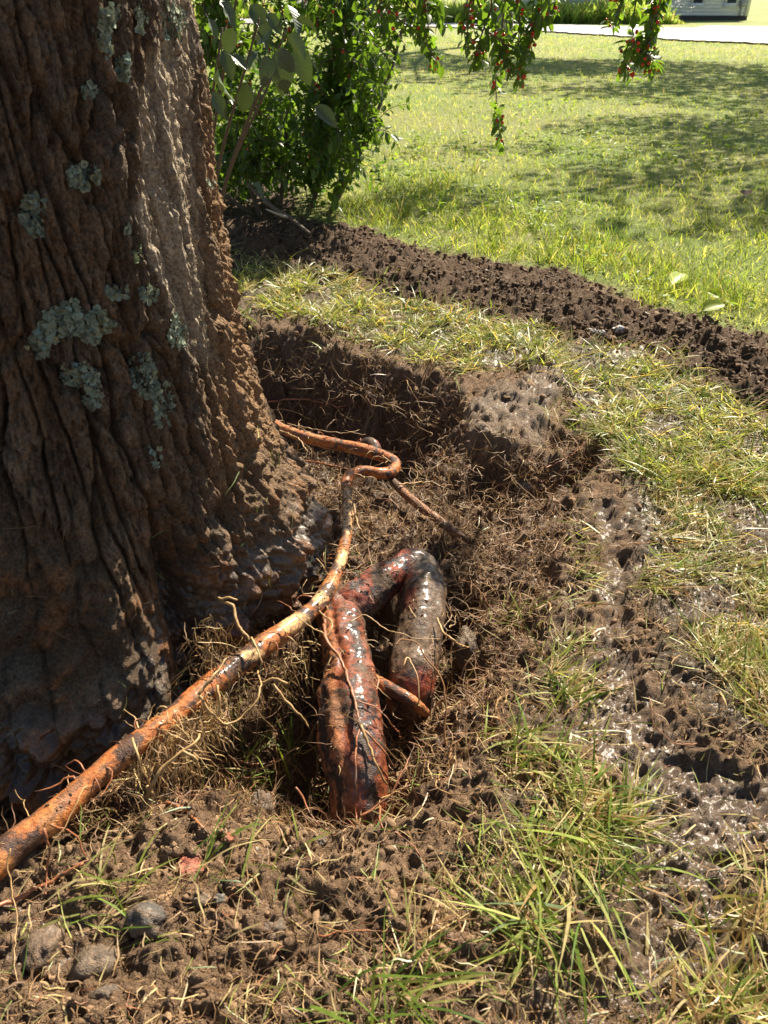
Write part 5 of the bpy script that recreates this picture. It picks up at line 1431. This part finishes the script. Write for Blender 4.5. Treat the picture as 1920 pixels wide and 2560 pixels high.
hanging('leafy branch with red berries hanging left of the grey lawn tree', 2.9,
        [[(760, -150), (800, -40), (850, 30), (900, 70), (930, 110)], [(820, -130), (860, -30), (890, 40), (905, 75)], [(880, -140), (905, -40), (925, 40), (920, 90), (935, 120), (955, 140)], [(800, -120), (835, 20), (850, 60)], [(930, -140), (945, -20), (950, 60)],
         [(840, -120), (880, -10), (940, 20)]], .047, .030, .2)
hanging('longest drooping honeysuckle branch with many red berries before the grey lawn tree', 2.8,
        [[(1050, -160), (1060, -20), (1066, 80), (1070, 160), (1073, 230), (1078, 270), (1080, 312)], [(1010, -150), (1018, -40), (1010, 50), (1012, 120)], [(1030, -150), (1038, -20), (1030, 70), (1045, 140)],
         [(1085, -150), (1092, -10), (1085, 70), (1100, 160)], [(1220, -150), (1180, 0), (1155, 70), (1130, 130), (1118, 170)], [(1170, -150), (1165, -20), (1160, 50)], [(1100, -150), (1115, -20), (1122, 60), (1112, 120)], [(1060, 20), (1035, 90), (1022, 135)],
         [(1070, 60), (1090, 110), (1085, 150)], [(1190, -140), (1200, -20), (1190, 40)]], .042, .027, .45)
hanging('short honeysuckle branch with red berries hanging before the white house', 2.75,
        [[(1400, -160), (1378, -20), (1366, 60), (1376, 110), (1366, 172)], [(1350, -150), (1345, -30), (1335, 30), (1320, 62)], [(1420, -150), (1412, -20), (1400, 60), (1395, 110)], [(1440, -150), (1430, -10), (1420, 40), (1412, 90)], [(1372, 90), (1350, 130), (1345, 150)],
         [(1376, 100), (1400, 130), (1405, 150)]], .044, .030, .42)

# shrub behind the trunk
shrub = empty('honeysuckle_shrub', PY(560, 350, 5.3), 'dense leafy honeysuckle shrub with few red berries behind the trunk', 'shrub')
shrub.location.z = float(z_at(np.array([shrub.location.x]), np.array([shrub.location.y]))[0])
S0 = np.array(shrub.location)
out, bs = [], []
roots_ = [S0 + np.array([dx, dy, 0]) for dx, dy in ((0, 0), (.25, .1), (-.3, .15), (.45, -.05), (.1, .3))]
REG = np.array([(430, -60), (760, -60), (860, 0), (835, 60), (800, 130), (830, 220), (856, 300), (800, 325), (770, 300), (720, 350), (690, 380), (620, 330), (560, 340), (480, 320), (430, 250)], float)
tgt = []
while len(tgt) < 105:
    p = (rng.uniform(430, 870), rng.uniform(-60, 385))
    if sdf(REG, np.array([p[0]]), np.array([p[1]]))[0] > 0: tgt.append(p)
tgt += [(rng.uniform(470, 760), rng.uniform(290, 392)) for _ in range(70)] + [(rng.uniform(720, 815), rng.uniform(40, 320)) for _ in range(18)] + [(828, 300), (780, 322), (806, 290), (820, 205), (796, 250), (700, 378), (750, 335)]
stem_mb = 0
mains = []
for k, (dx, dy) in enumerate(((-.15, -.15), (.28, -.2), (-.5, .1), (.42, .25), (.1, .2), (-.8, -.1))):
    b0 = roots_[k % 5] + np.array([rng.normal(0, .03), rng.normal(0, .03), -.03])
    pth = spline([b0, b0 + np.array([dx * .25, dy * .25, .16]), b0 + np.array([dx * .6, dy * .6, .42]), b0 + np.array([dx, dy, .80]), b0 + np.array([dx * 1.5, dy * 1.4, 1.5])], .03)
    mains.append(pth)
    v, q, tr = tube(pth - S0, np.linspace(.016, .006, len(pth)), 7); obj('stem', mesh_np('stem', v, q, tr), M_TWIG, shrub)
for k, p in enumerate(tgt):
    yy = rng.uniform(4.5, 5.8)
    e = PY(p[0], p[1], yy)
    best = None
    for pm in mains:
        for a in range(2, len(pm) - 6, 3):
            dd = np.linalg.norm(pm[a] - e) + .8 * max(0, pm[a][2] - e[2]) + rng.uniform(0, .2)
            if best is None or dd < best[0]: best = (dd, pm[a])
    st = best[1]
    mid = st * .5 + e * .5 + np.array([rng.normal(0, .04), rng.normal(0, .05), .05 + .10 * np.linalg.norm(e - st)])
    pth = spline([st, mid, e], .04)
    v, q, tr = tube(pth - S0, np.linspace(.005, .0016, len(pth)), 5); obj('branch', mesh_np('branch', v, q, tr), M_TWIG, shrub)
    leaves_along(pth, S0, .078, .05, out, bs, .10, .008, .12)
    for _ in range(2):
        s_ = pth[int(len(pth) * rng.uniform(.35, .9))]
        e2 = s_ + np.array([rng.normal(.0, .13), rng.normal(0, .15), rng.normal(-.03, .12)])
        p2 = spline([s_, (s_ + e2) / 2 + np.array([0, 0, .04]), e2], .04)
        v, q, tr = tube(p2 - S0, np.linspace(.003, .0013, len(p2)), 4); obj('twig', mesh_np('twig', v, q, tr), M_TWIG, shrub)
        leaves_along(p2, S0, .07, .045, out, bs, .10, .008, .1)
# low foliage at the foot of the shrub
v, q, c = leaf_cloud([(np.array((-.95, 5.75, .26)) - S0, np.array((.6, .35, .28))), (np.array((-.45, 5.8, .24)) - S0, np.array((.5, .35, .24))), (np.array((-1.0, 6.6, .4)) - S0, np.array((.8, .4, .4)))], 2600, .034, lambda n_: greens(n_, (.05, .10, .018)), gate=-.5)
obj('foliage', mesh_np('foliage', v, q, None, c, False), M_BLADE, shrub, kind='stuff')
# upper arch and rear mass added to shade the ground, plus low leaves
v, q, c = leaf_cloud([(np.array(above(.1, 5.6, 2.0)) - S0, np.array((1.0, .7, .35))), (np.array((-.95, 5.75, .22)) - S0, np.array((.55, .3, .24))), (np.array((-.35, 5.7, .2)) - S0, np.array((.4, .3, .2))), (np.array((-1.2, 7.2, .75)) - S0, np.array((1.1, .6, .75))), (np.array((-.9, 6.5, 1.2)) - S0, np.array((.9, .6, .5))), (np.array((.1, 6.2, 1.9)) - S0, np.array((.8, .6, .3))), (np.array((-.6, 5.4, 1.9)) - S0, np.array((.8, .7, .4)))], 11500, .034, greens)
obj('crown', mesh_np('crown', v, q, None, c, False), M_BLADE, shrub, kind='stuff')
# keep the soil edge below the shrub open
ok_out = []
for m_, ss in out:
    w = np.array([[m_[0][3], m_[1][3], m_[2][3]]]) + S0
    if w[0, 2] > .07: ok_out.append((m_, ss))
place_leaves(ok_out, shrub, 300, HLEAF); place_berries(bs, shrub)

# broad-leaved plant close behind the trunk
BLEAF = [leaf_data('leaf', M_BIGLEAF, rows=10, width=.56, fold=.22, droop=.34, wave=.022, seed=20 + k, petiole=.25) for k in range(3)]
plant = empty('broad_leaved_plant', PY(395, 430, 3.5), 'plant with large spotted dull green leaves close behind the trunk', 'plant')
plant.location.z = float(Hq(plant.location.x, plant.location.y))
B0 = np.array(plant.location)
stp = {}
for k, e in enumerate(((520, -60), (560, 40), (620, 60), (480, 60), (590, 160))):
    e = PY(e[0], e[1], 3.15 + .08 * k)
    pth = spline([B0 + np.array([.02 * k, .02 * k, -.02]), B0 * .6 + e * .4 + np.array([0, 0, .1]), e], .05)
    v, q, tr = tube(pth - B0, np.linspace(.011, .004, len(pth)), 7); obj('stem', mesh_np('stem', v, q, tr), M_TWIG, plant)
# px, py of the leaf's base, px, py of its tip, size of turn
for bx0, by0, tx, ty, ny in ((590, 60, 535, 95, -.6), (575, 30, 625, 85, -.4), (620, 75, 690, 145, .5), (610, 100, 612, 215, -1.0), (535, 180, 520, 275, -.9), (480, 110, 515, 190, -.8), (475, 0, 520, 60, -.5), (560, 110, 520, 150, -.3), (505, 60, 480, 130, -.7),
                             (580, 120, 570, 190, -.9), (640, 40, 700, 60, .2), (540, 10, 590, 70, -.8), (470, 150, 490, 235, -.9), (560, 60, 590, 110, -.5), (450, 40, 480, 95, -.6), (680, 230, 750, 280, -.2), (500, 120, 545, 145, -.4), (620, 10, 660, 70, -.9), (455, 200, 500, 260, -.7),
                             (640, 100, 670, 190, -.6), (545, 395, 580, 430, -.4)):
    yy = rng.uniform(2.75, 3.3) if by0 < 350 else 4.4
    a = PY(bx0, by0, yy); b2 = PY(tx, ty, yy - rng.uniform(-.03, .06))
    o = bpy.data.objects.new('leaf', BLEAF[rng.integers(3)][0]); COL.objects.link(o); o.parent = plant
    o.matrix_local = frame(a - B0, b2 - a, (rng.normal(0, .6), ny, .6), float(np.linalg.norm(b2 - a)) * rng.uniform(.7, 1.0))
# small weeds with round leaves in the lawn
n = 700
x_, y_ = scatter(n * 4, 3.3, 12, lambda x, y: lawn_d(x, y) * sst(.1, .5, fbm2(x * .7 + 9, y * .7, 2) + .1 + .5 * np.exp(-((y - 7.8) / 1.2) ** 2)))
n = len(x_)
mb = MB()
zz = z_at(x_, y_)
for k in range(n):
    for _ in range(3):
        v, q, t_ = HLEAF[k % 3][1]
        m_ = np.array(frame((x_[k] + rng.normal(0, .02), y_[k] + rng.normal(0, .02), zz[k] + rng.uniform(.03, .07)), (rng.normal(), rng.normal(), .3), (rng.normal(0, .4), rng.normal(0, .4), 1), rng.uniform(.022, .045) * (1 + .04 * y_[k])))
        c_ = np.array([.17, .25, .04]) * rng.uniform(.75, 1.3)
        mb.add(v[:-4] @ m_[:3, :3].T + m_[:3, 3], q[:-1], t_, c_)
obj('lawn_weeds', mb.mesh('lawn_weeds'), M_BLADE, kind='stuff', label='low round leaved weeds in the lawn', category='weeds')
